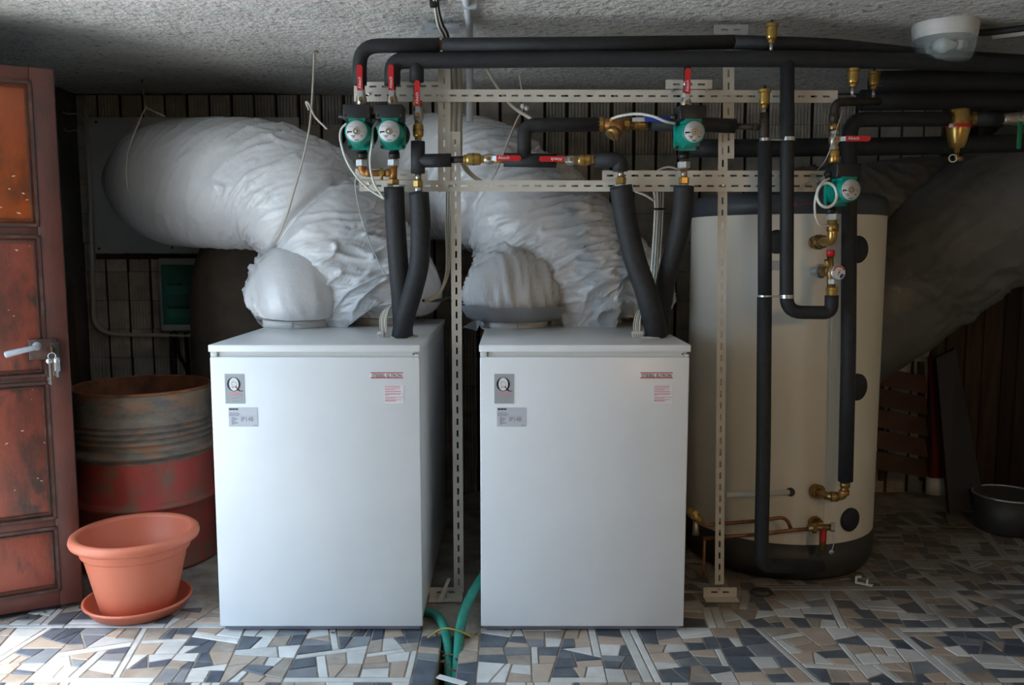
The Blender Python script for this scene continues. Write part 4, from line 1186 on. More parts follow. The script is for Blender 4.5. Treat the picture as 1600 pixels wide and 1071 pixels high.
# ---------------------------------------------------------------- fittings, built once and copied
def fit(name, label, cat, group=None): return thing(name, label, cat, (0, 0, 0), group)
UP = Matrix.Identity(4)
# ball valve: flow along local z, spindle towards local -y, lever pointing up
bv = fit('ball_valve', '', 'valve', 'ball valves with red levers')
obj('valve_body', MB().lathe([(0.017, -0.036), (0.017, -0.022)], UP, 6, False).lathe([(0.0135, -0.022), (0.0185, -0.013), (0.0205, 0), (0.0185, 0.013), (0.0135, 0.022)], UP, 18, caps=False).lathe([(0.0165, 0.022), (0.0165, 0.038)], UP, 6, False), M['nickel'], bv)
obj('spindle', MB().lathe([(0.009, 0.0), (0.009, 0.026), (0.0045, 0.027), (0.0045, 0.034)], basis((0, 0, 0), (0, -1, 0)), 12).lathe([(0.0085, 0.031), (0.0085, 0.037)], basis((0, 0, 0), (0, -1, 0)), 6, False), M['brass'], bv)
lv = obj('lever', MB().rbox((-0.011, -0.032, -0.006), (0.011, -0.0285, 0.012), 0.002, n=1).poly([(-0.0085, -0.032, 0.010), (0.0085, -0.032, 0.010), (0.0085, -0.043, 0.030), (-0.0085, -0.043, 0.030)], (0, 0.0025, 0.001)), M['zincnut'], bv, 'bare steel lever')
gr = MB()
sec = [(0.0105*math.cos(a), 0.0) for a in (0, PI)]
pts = []
for k in range(9): a = PI*k/8; pts.append((0.0102*math.cos(a), -0.0465, 0.113 + 0.0102*math.sin(a)))
pts = [(0.0102, -0.0465, 0.029)] + pts + [(-0.0102, -0.0465, 0.029)]
gr.poly(pts, (0, 0.0065, 0))
obj('lever_grip', gr, M['red'], lv, 'red lever sleeve')
lm = Matrix(((0,-1,0,0),(0,0,-1,0),(1,0,0,0),(0,0,0,1))); lm.translation = (0.0042, -0.0468, 0.036)
text('Altech', 0.0165, lm, M['white'], lv, ext=0.0002)
# check valve: flow along local z
cv = fit('check_valve', '', 'valve', 'brass check valves')
obj('valve_body', MB().lathe([(0.0155, -0.036), (0.0155, -0.026)], UP, 6, False).lathe([(0.014, -0.026), (0.019, -0.022), (0.0205, -0.016), (0.0205, 0.016), (0.019, 0.022), (0.014, 0.026)], UP, 22, caps=False).lathe([(0.0155, 0.026), (0.0155, 0.036)], UP, 6, False), M['brass_b'], cv)
obj('ring', MB().lathe([(0.0205, -0.004), (0.0213, -0.004), (0.0213, 0.004), (0.0205, 0.004)], UP, 22, False), M['brass'], cv)
# circulation pump: flow along local z, motor towards local -y
pm = fit('circulation_pump', '', 'pump', 'teal circulation pumps')
Y_ = lambda y, x=0, z=0: basis((x, y, z), (0, -1, 0), (0, 0, 1))
obj('volute', MB().lathe([(0.030, -0.030), (0.050, -0.022), (0.054, -0.004), (0.054, 0.014), (0.049, 0.022)], Y_(0, 0.008, 0.0), 26).tube([(0, 0, -0.085), (0, 0, 0.085)], 0.0185, 16)
    .lathe([(0.021, -0.088), (0.021, -0.066)], UP, 16).lathe([(0.021, 0.066), (0.021, 0.088)], UP, 16), M['rubber'], pm, 'black pump housing')
fl = MB()
c8 = [(-0.046, -0.050), (-0.036, -0.058), (-0.010, -0.060), (0.012, -0.060), (0.038, -0.058), (0.048, -0.050), (0.050, -0.02), (0.050, 0.030), (0.040, 0.042), (-0.036, 0.042), (-0.048, 0.030), (-0.048, -0.02)]
fl.poly([(x, -0.040, z) for x, z in c8][::-1], (0, 0.018, 0))
obj('flange', fl, M['teal'], pm)
n = 28; mb = MB()
mb.lathe([(0.0475, 0.0), (0.0475, 0.030), (0.0455, 0.055), (0.0445, 0.082), (0.0415, 0.088), (0.038, 0.088)], Y_(-0.038, 0, -0.003), n, caps=False)
mb.poly([(-0.028, -0.115, 0.028), (0.028, -0.115, 0.028), (0.032, -0.115, 0.046), (-0.032, -0.115, 0.046)], (0, 0.075, 0))
mb.poly([(-0.034, -0.112, -0.028), (-0.018, -0.112, -0.043), (0.018, -0.112, -0.043), (0.034, -0.112, -0.028), (0.040, -0.045, -0.040), (0.020, -0.040, -0.058), (-0.020, -0.040, -0.058), (-0.040, -0.045, -0.040)][:4][::-1], (0, 0.070, -0.012))
obj('motor', mb, M['teal'], pm)
lb = obj('label_disc', MB().lathe([(0.0, 0.0), (0.0385, 0.0), (0.0385, 0.0015), (0.0, 0.0016)], Y_(-0.126, 0, -0.003), 40), M['disc'], pm, 'round grey label')
mb = MB().box((-0.034, -0.1282, -0.008), (-0.017, -0.1274, -0.003)).box((-0.034, -0.1282, -0.012), (-0.031, -0.1274, -0.003)).box((-0.0305, -0.1280, 0.0135), (0.0305, -0.1274, 0.0140))
for k in range(5):
    mb.box((-0.022 + 0.002*k, -0.1280, -0.0185 - 0.0022*k), (-0.004 - 0.001*k, -0.1274, -0.0176 - 0.0022*k))
mb.box((0.016, -0.1280, -0.022), (0.021, -0.1274, -0.018)).box((0.022, -0.1280, -0.006), (0.028, -0.1274, -0.0045))
obj('print', mb, M['ink'], lb)
text('wilo', 0.010, Matrix(((1,0,0,0),(0,0,-1,-0.1277),(0,1,0,-0.0375),(0,0,0,1))), M['ink'], lb, align='CENTER', ext=0.0002)
obj('vent_screw', MB().lathe([(0.0, 0.0), (0.0135, 0.0), (0.0135, 0.004), (0.011, 0.0045), (0.0105, 0.002), (0.0, 0.002)], Y_(-0.1275, 0, -0.003), 22, False).lathe([(0.006, 0.002), (0.005, 0.005), (0, 0.0055)], Y_(-0.1275, 0, -0.003), 12), M['nickel'], pm)
for sx, sz in ((-0.040, -0.051), (0.041, -0.051), (-0.042, 0.034), (0.044, 0.034)):
    obj('bolt', MB().lathe([(0.0065, 0.0), (0.0065, 0.008), (0.003, 0.008), (0.003, 0.005), (0.0, 0.005)], Y_(-0.0395, sx, sz), 10), M['iron'], pm)
mb = MB().rbox((-0.052, -0.115, 0.042), (0.050, -0.028, 0.096), 0.005)
mb.lathe([(0.011, 0.0), (0.011, 0.014), (0.008, 0.016), (0.008, 0.026)], basis((-0.050, -0.07, 0.058), (-1, 0, 0)), 10)
mb.rbox((0.030, -0.110, 0.030), (0.050, -0.05, 0.052), 0.003)
obj('terminal_box', mb, M['rubber'], pm, 'black terminal box')
obj('screw', MB().lathe([(0.005, 0), (0.005, 0.004)], Y_(-0.115, -0.045, 0.055), 8).lathe([(0.005, 0), (0.005, 0.004)], Y_(-0.115, 0.043, 0.055), 8), M['iron'], pm)
# union nut: local z
un = fit('union_nut', '', 'nut', 'pale union nuts under the pumps')
obj('hex', MB().lathe([(0.0225, -0.012), (0.0245, -0.010), (0.0245, 0.010), (0.0225, 0.012)], UP, 6, False), M['zincnut'], un)
obj('collar', MB().lathe([(0.0175, -0.017), (0.0175, 0.017)], UP, 18), M['bronze'], un)
# automatic air vent: local z up
av = fit('air_vent', '', 'air vent', 'brass air vents')
obj('float_chamber', MB().lathe([(0.012, 0.0), (0.0125, 0.010), (0.0185, 0.016), (0.0200, 0.022), (0.0200, 0.056), (0.0245, 0.058), (0.0245, 0.068), (0.017, 0.072), (0.0, 0.073)], UP, 22, False), M['brass_b'], av)
obj('valve_cap', MB().lathe([(0.0045, 0.072), (0.0045, 0.082), (0.0028, 0.084), (0.0, 0.085)], UP, 10), M['rubber'], av)
obj('stem', MB().lathe([(0.0065, -0.035), (0.0065, 0.0)], UP, 10), M['steel'], av)
# brass hex coupling: local z
hx_ = fit('hex_coupling', '', 'fitting', 'brass couplings over the insulated hoses')
obj('hex', MB().lathe([(0.0185, -0.012), (0.0205, -0.009), (0.0205, 0.012), (0.019, 0.014)], UP, 6, False), M['brass_b'], hx_)
obj('ferrule', MB().lathe([(0.0165, -0.028), (0.0175, -0.026), (0.0175, -0.014), (0.016, -0.012)], UP, 18), M['steel'], hx_)
obj('neck', MB().lathe([(0.0125, 0.014), (0.0125, 0.040)], UP, 14), M['nickel'], hx_)

ZR = R(90)
def bvp(pt): return pt + Vector((0, 0, 0))
VY = AX
used = False
for k, (pt, rot, lab) in enumerate([
    (P(565, 157, VY), (0, 0, R(3)), 'ball valve with upright red lever over the leftmost teal pump'),
    (P(613, 157, VY), (0, 0, R(3)), 'ball valve with upright red lever over the second teal pump'),
    (P(654, 181, VY), (0, 0, R(1)), 'ball valve with upright red lever under the short insulated stub beside the second pump'),
    (P(764, 249, VY), (0, ZR, 0), 'ball valve with red lever lying to the right, left of the insulated tee'),
    (P(892, 250.5, VY), (0, -ZR, 0), 'ball valve with red lever lying to the left, right of the insulated tee'),
    (P(1071.5, 162, VY), (0, 0, R(-4)), 'ball valve with upright red lever over the tank-side pump'),
    (P(1303, 219, VY + 0.02), (0, 0, 0), 'ball valve with red lever lying level above the pump at the tank')]):
    o = dup(bv, k > 0, pt, rot, lab)
    if k == 6:
        for ch in o.children:
            if ch.name.startswith('lever'): ch.rotation_euler = (0, R(90), 0)
for k, (pt, rot, lab) in enumerate([
    (P(653.5, 204, VY), (0, 0, 0), 'upright brass check valve under the third red lever'),
    (P(740, 249, VY), (0, ZR, 0), 'lying brass check valve beside the strut post, left of a red lever'),
    (P(913, 250, VY), (0, ZR, 0), 'lying brass check valve right of the left-pointing red lever'),
    (P(1303, 245, VY + 0.02), (0, 0, 0), 'upright bright brass check valve above the pump at the tank')]):
    dup(cv, k > 0, pt, rot, lab, 1.0 if k != 1 else 1.12)
PUM = [(P(565.5, 211, VY), R(1), 'teal circulation pump, leftmost of the pair on the pot side'),
       (P(615.5, 211, VY), 0, 'teal circulation pump, right one of the pair on the pot side'),
       (P(1068.5, 212, VY), R(6), 'teal circulation pump between the two rails over the tank-side hoses'),
       (P(1300, 299, VY + 0.02), R(11), 'teal circulation pump in front of the tank cap beside a coiled white cable')]
for k, (pt, rz, lab) in enumerate(PUM):
    o = dup(pm, k > 0, pt, (0, 0, rz), lab)
for k, (pt, lab) in enumerate([(P(565, 255, VY), 'pale union nut under the leftmost teal pump'), (P(614.5, 254.5, VY), 'pale union nut under the second teal pump'),
    (P(1068.5, 258, VY), 'pale union nut under the tank-side pump'), (P(1301, 339, VY + 0.02), 'dull union nut under the pump at the tank')]):
    dup(un, k > 0, pt, (0, 0, R(10)), lab)
for k, (pt, lab) in enumerate([(P(1205, 67, AX), 'brass air vent on the upper pipe under the ceiling'), (P(1194, 169, AX), 'brass air vent over the tall insulated pipe'),
    (P(1332, 136, AX + 0.06), 'brass air vent right of the upper rail end'), (P(1365, 139, 3.62), 'dim brass air vent in the right corner')]):
    dup(av, k > 0, pt, (0, 0, 0), lab)
for k, (pt, lab) in enumerate([(P(653.5, 288, AX), 'brass coupling over the curved hose of the pot-side cabinet'), (P(970, 283, AX), 'bright brass coupling over the long curved hose'),
    (P(1068.5, 283, AX), 'brass coupling over the hose under the tank-side pump')]):
    dup(hx_, k > 0, pt, (0, 0, R(15*k)), lab)

# bronze cross-piece under the two pumps on the pot side
t = thing('bronze_manifold', 'bronze elbow and tee joining the two pot-side pumps above the straight hose', 'pipe fitting', P(614, 280, AX))
el = fillet(PP([(565.5, 258, AX), (565.5, 270.5, AX), (612, 270.5, AX)]), 0.024)
obj('elbow_tube', MB().tube(el, px(5.2, AX), 16), M['bronze'], t)
obj('elbow_collar', MB().tube(PP([(565.5, 257, AX), (565.5, 266, AX)]), px(6.6, AX), 16).tube(PP([(572, 270.5, AX), (579, 270.5, AX)]), px(6.3, AX), 16), M['bronze'], t)
obj('tee_tube', MB().tube(PP([(614.5, 258, AX), (614.5, 283, AX)]), px(6.0, AX), 16).tube(PP([(603, 270.5, AX), (612, 270.5, AX)]), px(6.3, AX), 16), M['bronze'], t)
obj('hex_nut', MB().lathe([(0.0225, -0.010), (0.0245, -0.008), (0.0245, 0.008), (0.0225, 0.010)], basis(P(614.5, 284.5, AX), (0, 0, 1)), 6, False), M['brass'], t)
obj('drain_tap', MB().tube(PP([(596, 263, AX - 0.016), (596, 281, AX - 0.016)]), 0.006, 10).lathe([(0.010, -0.004), (0.010, 0.004)], basis(P(596, 271, AX - 0.018), (0, -1, 0)), 10), M['brass_b'], t)
# short bare pipe ends joining the fittings
def bare(label, pts, r, m='iron', name='bare_pipe', bend=0.02, extra=(), cat='pipe'):
    t = thing(name, label, cat, PP(pts)[0])
    obj('tube', MB().tube(fillet(PP(pts), bend), r, 14), M[m], t)
    for (p, d, rr_, ln, mm) in extra:
        obj('joint', MB().lathe([(rr_*0.9, -ln/2), (rr_, -ln/2 + 0.002), (rr_, ln/2 - 0.002), (rr_*0.9, ln/2)], basis(P(*p), d), 16), M[mm], t)
    return t
bare('short iron pipe between the upper pipe and the first red lever', [(564, 130, VY), (565, 150, VY)], 0.0135)
bare('short iron pipe between the lower pipe and the second red lever', [(613, 130, VY), (613, 150, VY)], 0.0135)
bare('greenish copper pipe behind the third red lever', [(650, 124, VY), (652, 175, VY)], 0.0125, 'iron', extra=(((651, 132, VY), (0,0,1), 0.016, 0.008, 'copper'), ((652, 163, VY), (0,0,1), 0.020, 0.026, 'brass')))
bare('dark pipe stub in front of the strut post, left of a check valve', [(703, 250, VY), (733, 249, VY)], 0.013, 'iron', extra=(((727, 249, VY), (1,0,0), 0.017, 0.012, 'brass'),))
bare('brass nipple between the insulated tee and the right-pointing red lever', [(768, 249.5, VY), (792, 250, VY)], 0.014, 'brass_b')
bare('brass nipple between the insulated tee and the left-pointing red lever', [(864, 251, VY), (882, 251, VY)], 0.015, 'brass_b')
bare('dark pipe stub between a lying check valve and the insulated elbow', [(921, 250, VY), (932, 250, VY)], 0.012, 'copper')
bare('brown iron pipe from the lower pipe down to the tank-side pump', [(1074, 100, VY), (1071.5, 152, VY)], 0.0125, 'iron', extra=(((1073, 131, VY), (0,0,1), 0.016, 0.016, 'steel'),))
bare('iron pipe tee feeding the tall insulated pipe', [(1147, 197.5, AX + 0.03), (1193, 199, AX), ], 0.0115, 'iron', extra=(((1180, 198.5, AX), (1,0,0), 0.015, 0.014, 'iron'),))
bare('upright iron pipe between an air vent and the tall insulated pipe', [(1194, 176, AX), (1194.5, 223, AX)], 0.0145, 'iron', extra=(((1194, 200, AX), (0,0,1), 0.018, 0.07, 'iron'),))
bare('rusty iron elbow pipe right of the upper rail end', [(1372, 159, 3.60), (1333, 159, AX + 0.06), (1304, 160, AX + 0.02), (1303, 205, AX + 0.02)], 0.016, 'iron', bend=0.035, extra=(((1303, 184, AX + 0.02), (0,0,1), 0.019, 0.03, 'iron'), ((1303, 199, AX + 0.02), (0,0,1), 0.022, 0.022, 'brass')))
bare('black pipe between the bright check valve and the pump at the tank', [(1303, 252, AX + 0.02), (1301, 275, AX + 0.02)], 0.0155, 'rubber')
t = bare('brass elbow from the pump at the tank into the tank jacket', [(1300.5, 330, AX + 0.02), (1300.5, 377, AX + 0.02), (1282, 378, 3.45), (1268, 379, 3.60)], 0.0185, 'brass_b', 'brass_elbow', bend=0.028, extra=(((1301, 347, AX + 0.02), (0,0,1), 0.015, 0.02, 'zincnut'), ((1301, 356, AX + 0.02), (0,0,1), 0.023, 0.03, 'brass'), ((1285, 378, 3.44), (0.45,-1,0), 0.026, 0.022, 'brass'), ((1279, 378.5, 3.50), (0.45,-1,0), 0.031, 0.022, 'brass'), ((1271, 379, 3.58), (0.35,-1,0), 0.028, 0.02, 'bronze')), cat='pipe fitting')
bare('brass elbow joining the right insulated pipe to the tank jacket', [(1320, 752, 3.44), (1319, 777, 3.44), (1293, 776, 3.46), (1276, 768, 3.56), (1272, 765, 3.62)], 0.0165, 'brass', 'brass_elbow', bend=0.028, extra=(((1320, 758, 3.44), (0,0,1), 0.021, 0.02, 'brass'), ((1318.5, 770, 3.44), (0,0,1), 0.022, 0.018, 'bronze'), ((1303, 776.5, 3.45), (1,0,0), 0.0215, 0.03, 'brass'), ((1277, 768.5, 3.55), (0.35,-1,0.1), 0.031, 0.035, 'brass')), cat='pipe fitting')
# brass strainer and blue-levered valve
t = thing('strainer', 'brass strainer with angled screw cap between two black pipes under the upper rail', 'strainer', P(958, 200, AX + 0.02))
YS = AX + 0.02
obj('union_ring', MB().lathe([(0.026, -0.012), (0.027, -0.010), (0.027, 0.010), (0.025, 0.012)], basis(P(938, 194.5, YS), (1, 0, 0)), 12, False), M['brass'], t)
obj('strainer_body', MB().tube(PP([(930, 194.5, YS), (990, 194.5, YS)]), 0.021, 18).lathe([(0.017, 0), (0.025, 0.016), (0.028, 0.03), (0.028, 0.05)], basis(P(968, 192, YS), (-0.45, -0.5, -0.75)), 18), M['bronze'], t)
obj('screw_cap', MB().lathe([(0.030, 0.050), (0.030, 0.066), (0.024, 0.070), (0.0, 0.071)], basis(P(968, 192, YS), (-0.45, -0.5, -0.75)), 20).box((-0.02, -0.003, 0.0705), (0.02, 0.003, 0.0735), basis(P(968, 192, YS), (-0.45, -0.5, -0.75))), M['brass'], t)
obj('plug', MB().lathe([(0.009, 0), (0.009, 0.026), (0, 0.027)], basis(P(955, 189, YS), (0, -1, 0.1)), 10), M['bronze'], t)
obj('end_nut', MB().lathe([(0.025, -0.010), (0.026, -0.008), (0.026, 0.008), (0.025, 0.010)], basis(P(979, 194.5, YS), (1, 0, 0)), 8, False), M['brass'], t)
t = thing('blue_valve', 'brass ball valve with a blue lever behind a white cable under the upper rail', 'valve', P(1000, 195, YS))
obj('valve_body', MB().lathe([(0.021, -0.035), (0.021, -0.018), (0.0235, 0), (0.021, 0.018), (0.021, 0.035)], basis(P(998, 194.5, YS), (1, 0, 0)), 18), M['brass'], t)
o = obj('lever', MB().box(P(988, 190, YS - 0.040), P(1010, 184, YS - 0.036)).lathe([(0.008, 0), (0.008, 0.038)], basis(P(997, 190, YS), (0, -1, 0.1)), 10), M['zincnut'], t)
obj('lever_grip', MB().rbox(P(1007, 190, YS - 0.044), P(1046, 183, YS - 0.032), 0.003), M['blue'], o, 'blue lever sleeve')
# dirt separator on the right
SY = 3.56
t = thing('dirt_separator', 'brass cone-shaped dirt separator with a red band hanging in the dark right corner', 'separator', P(1497, 240, SY))
p0 = P(1497, 200, SY)
k = px(1, SY)
obj('separator_body', MB().lathe([(0, 28*k), (14*k, 28*k), (15*k, 26*k), (15*k, 10*k), (16.5*k, 4*k), (17*k, -2*k), (13*k, -22*k), (10*k, -29*k), (4*k, -31*k), (4*k, -37*k), (0, -37*k)], Matrix.Translation(p0), 28), M['brass_b'], t)
obj('red_band', MB().lathe([(17.1*k, -0.5*k), (17.6*k, -0.5*k), (17.3*k, 5*k), (16.6*k, 5*k)], Matrix.Translation(p0), 28, False), M['red'], t, 'red band')
obj('band_end', MB().rbox(p0 + Vector((-19*k, -12*k, -1*k)), p0 + Vector((-12.5*k, -8*k, 5*k)), 0.002), M['disc'], t)
obj('side_port', MB().lathe([(12*k, -24*k), (12*k, -17*k), (9*k, -16*k), (9*k, 16*k), (12*k, 17*k), (12*k, 24*k)], basis(P(1497, 186, SY), (1, 0, 0)), 12, False), M['brass'], t)
obj('drain_screw', MB().lathe([(3*k, -50*k), (3.5*k, -48*k), (3.5*k, -37*k)], Matrix.Translation(p0), 10).lathe([(4.5*k, 0), (4.5*k, 10*k)], basis(p0 + Vector((-1*k, 0, -46*k)), (1, 0, 0)), 10), M['brass'], t)
obj('drain_ring', MB().tube([p0 + Vector((-7*k + 6*k*math.cos(q), -3*k, -46*k + 5.5*k*math.sin(q))) for q in [2*PI*i/24 for i in range(25)]], 0.0028, 8, False), M['cable_w'], t, 'white loop')
pipe('insulated_pipe', 'black insulated pipe stub right of the dirt separator', [PP([(1522, 186, SY), (1562, 187, SY)])], rD*0.95)
t = thing('green_valve', 'ball valve with a green lever hanging down at the right edge of the pipes', 'valve', P(1588, 186, SY))
obj('valve_body', MB().lathe([(8*k, -22*k), (9*k, -12*k), (10*k, 0), (9*k, 12*k), (8*k, 30*k)], basis(P(1588, 186, SY), (1, 0, 0)), 16), M['nickel'], t)
o = obj('lever', MB().lathe([(3*k, 0), (3*k, 18*k)], basis(P(1592, 184, SY), (0, -1, 0)), 10), M['nickel'], t)
obj('lever_grip', MB().rbox(P(1589, 233, SY - 18*k), P(1597, 190, SY - 15*k), 0.003), M['green'], o, 'green lever sleeve')

# safety group with gauge on the tank
GY = AX + 0.02
t = thing('safety_group', 'brass safety valve with red cap and round pressure gauge in front of the tank', 'safety valve', P(1298, 425, GY))
obj('valve_body', MB().tube(fillet(PP([(1297, 400, GY), (1298, 425, GY), (1299, 455, GY)]), 0.02), [0.012, 0.013, 0.014, 0.015, 0.017, 0.018, 0.018, 0.017, 0.016, 0.016][:10], 14).tube(PP([(1298, 424, GY), (1284, 424, 3.46)]), 0.020, 16).tube(PP([(1298, 424, GY), (1291, 406, GY - 0.01)]), 0.009, 10), M['brass'], t)
obj('red_cap', MB().lathe([(0.016, 0.0), (0.016, 0.024), (0.0145, 0.026), (0.0, 0.026)], basis(P(1297.5, 401, GY), (0.03, 0, 1)), 18), M['red'], t, 'red knob cap')
obj('flange_nut', MB().lathe([(0.030, -0.006), (0.031, -0.004), (0.031, 0.004), (0.030, 0.006)], basis(P(1282, 424, 3.48), (0.6, -1, 0)), 8, False).tube(PP([(1284, 424, 3.46), (1268, 424, 3.60)]), 0.018, 14), M['zincnut'], t)
gp = P(1310, 426, GY - 0.03); gn = Vector((0.25, -1, 0.05))
g_ = obj('gauge', MB().lathe([(0.0, -0.02), (0.026, -0.018), (0.030, -0.012), (0.031, 0.0), (0.028, 0.002), (0.0, 0.0022)], basis(gp, gn), 28), M['steel'], t, 'round pressure gauge')
gm = basis(gp + gn.normalized()*0.0028, gn, (0, 0, 1))
def arc(a0, a1, r0, r1, z=0.0):
    n = 16; vs = []
    for i in range(n+1):
        a = a0 + (a1-a0)*i/n
        vs += [gm @ Vector((r0*math.cos(a), r0*math.sin(a), z)), gm @ Vector((r1*math.cos(a), r1*math.sin(a), z))]
    return MB().add(vs, [(2*i, 2*i+1, 2*i+3, 2*i+2) for i in range(n)])
obj('dial', MB().lathe([(0, 0), (0.0275, 0.0), (0.0275, 0.0003)], gm, 28), M['white'], g_)
obj('red_arc', arc(R(-70), R(75), 0.021, 0.027, 0.0008), M['ink_r'], g_)
obj('blue_arc', arc(R(195), R(250), 0.012, 0.025, 0.0008), M['blue'], g_)
obj('needle', MB().box((-0.001, -0.012, 0.001), (0.001, 0.012, 0.0016), gm @ Matrix.Rotation(R(60), 4, 'Z')).lathe([(0.003, 0.001), (0.003, 0.002)], gm, 8), M['ink'], g_)
obj('silver_nut', MB().lathe([(0.0195, -0.010), (0.0205, -0.008), (0.0205, 0.008), (0.0195, 0.010)], basis(P(1300, 440, GY), (0, 0, 1)), 6, False), M['zincnut'], t)
obj('lower_coupling', MB().lathe([(0.018, -0.026), (0.021, -0.024), (0.021, -0.006), (0.0235, -0.004), (0.0235, 0.006), (0.02, 0.008)], basis(P(1300, 452, GY), (0, 0, 1)), 12, False), M['brass_b'], t)

# copper lines along the foot of the tank
def line(name, label, pts, r, m, cat='pipe', bend=0.03):
    o = obj(name, MB().tube(fillet(PP(pts), bend), r, 12), M[m], None, None, tuple(PP(pts)[0])); tag(o, label, cat); return o
line('copper_pipe', 'upper copper pipe along the tank foot, bending down into the lower one', [(1092, 812, 3.44), (1103, 821, 3.44), (1185, 814, 3.46), (1222, 809, 3.47), (1230, 813, 3.47), (1237, 829, 3.47)], 0.0078, 'copper')
line('copper_pipe', 'lower copper pipe along the tank foot to the drain valve', [(1100, 842, 3.44), (1190, 835, 3.45), (1237, 829, 3.46), (1275, 826, 3.46)], 0.0080, 'copper')
line('copper_pipe', 'dark copper pipe dropping to the floor beside the tank-side cabinet', [(1101, 840, 3.445), (1100, 870, 3.44), (1099, 905, 3.44)], 0.007, 'copper')
t = thing('brass_stopcock', 'brass stopcock at the corner of the tank-side cabinet', 'valve', P(1086, 808, 3.44))
obj('valve_body', MB().tube(PP([(1076, 795, 3.46), (1095, 815, 3.43)]), 0.016, 14).lathe([(0.022, -0.006), (0.022, 0.006)], basis(P(1085, 805, 3.44), (1, -0.6, -0.8)), 8, False), M['brass_b'], t)
obj('outlet', MB().tube(PP([(1087, 815, 3.44), (1087, 836, 3.44)]), [0.011, 0.014], 12), M['nickel'], t)
t = thing('drain_valve', 'brass drain valve with a small red handle at the tank foot', 'valve', P(1283, 830, 3.48))
obj('valve_body', MB().tube(PP([(1262, 826, 3.46), (1300, 824, 3.46)]), 0.014, 14).lathe([(0.030, -0.012), (0.031, 0.012)], basis(P(1274, 818, 3.55), (0.2, -1, -0.1)), 8, False).tube(PP([(1278, 820, 3.55), (1284, 824, 3.46)]), 0.018, 14).tube(PP([(1286, 826, 3.46), (1285, 862, 3.46)]), [0.015, 0.013], 12)
    .lathe([(0.021, -0.008), (0.021, 0.008)], basis(P(1272, 826, 3.46), (1, 0, 0)), 8, False), M['brass'], t)
obj('side_cap', MB().lathe([(0.020, -0.008), (0.021, 0.008)], basis(P(1301, 824, 3.46), (1, -0.3, 0)), 8, False), M['nickel'], t)
obj('handle', MB().rbox(P(1282, 848, 3.43), P(1290, 829, 3.425), 0.004), M['red'], t, 'small red handle')
obj('cap_chain', MB().tube(smooth(PP([(1300, 830, 3.44), (1303, 848, 3.44), (1299, 862, 3.44)]), 6), 0.0016, 6), M['steel'], t)
obj('hanging_cap', MB().lathe([(0.009, -0.004), (0.011, 0.004), (0, 0.005)], basis(P(1299, 863, 3.44), (0.2, -1, -0.4)), 12), M['steel'], t)
t = thing('white_tube', 'pale plastic tube sticking out of the tank above the copper pipes', 'tube', P(1235, 770, 3.56))
obj('tube', MB().tube(PP([(1133, 773.5, 3.44), (1232, 770, 3.52)]), px(4.6, 3.48), 14), M['pvc'], t)
p, n = onT(1235, 769)
obj('grommet', MB().lathe([(0.019, -0.002), (0.019, 0.006), (0.012, 0.007)], basis(p, n), 18), M['iron'], t)

# ---------------------------------------------------------------- cables
def cable(label, pts, r, m='cable_w', name='cable', group=None, sm=8):
    o = obj(name, MB().tube(smooth(PP(pts), sm), r, 8), M[m], None, None, tuple(PP(pts)[0])); tag(o, label, 'cable', group); return o
PYc = VY - 0.07
cable('white cable curving from the leftmost pump down behind the hoses', [(541, 193, PYc), (533, 203, PYc), (532, 220, PYc), (541, 250, PYc + 0.01), (556, 275, PYc + 0.01), (577, 296, VY - 0.04), (600, 311, VY - 0.03)], 0.0042)
cable('white cable hanging between the two pot-side pumps', [(590, 189, PYc), (583, 200, PYc), (581, 225, PYc - 0.01), (578, 255, PYc - 0.01), (584, 285, PYc + 0.01), (600, 311, VY - 0.035)], 0.0042)
cable('white cable arching from the strainer to the tank-side pump', [(955, 186, AX), (970, 181, AX - 0.03), (995, 178, AX - 0.05), (1020, 182, AX - 0.07), (1040, 190, PYc), (1056, 193, PYc + 0.03)], 0.0052)
cable('thin grey wire curving down past the straight hose', [(563, 272, AX), (556, 280, 3.38), (556, 300, 3.39), (566, 345, 3.45), (585, 395, 3.5), (606, 437, 3.5)], 0.0025, 'cable_g')
lp = thing('cable_loop', 'white cable coiled in a ring beside the pump at the tank', 'cable', P(1293, 300, VY - 0.06))
obj('loop', MB().tube([P(1292 + 15.5*math.cos(q), 305 - 19*math.sin(q), VY - 0.09 + 0.01*math.sin(q)) for q in [2*PI*i/32 for i in range(33)]], 0.0055, 10, False), M['cable_w'], lp)
obj('loop_tail', MB().tube(smooth(PP([(1296, 279, VY - 0.06), (1286, 285, VY - 0.08), (1277, 300, VY - 0.09), (1273, 320, VY - 0.08), (1275, 340, VY - 0.06), (1282, 352, VY - 0.04), (1295, 353, VY - 0.01)]), 8), 0.0045, 8), M['cable_w'], lp)
cable('thin grey wire crossing left of the bright check valve', [(1318, 172, AX), (1311, 190, AX - 0.01), (1300, 225, AX - 0.01), (1290, 250, AX + 0.01), (1276, 268, 3.39)], 0.0018, 'cable_g')
for k, (dx, lab) in enumerate(((0, 'first'), (5, 'second'), (10, 'third'))):
    cable('%s of three beige cables bundled along the first strut post' % ('left one', 'middle one', 'right one')[k], [(698 + dx*0.7, 292, 3.47), (697 + dx*0.6, 350, 3.47), (698 + dx*0.5, 410, 3.46), (694 + dx*0.3, 440, 3.44), (682, 460 + dx*0.5, 3.42), (663, 468 + dx*0.5, 3.40)], 0.0035, 'cable_b', group='beige cables along the first strut post')
cable('black cable joining the beige bundle behind the hoses', [(712, 458, 3.44), (700, 466, 3.43), (680, 470, 3.42), (660, 470, 3.40)], 0.006, 'cable_k')
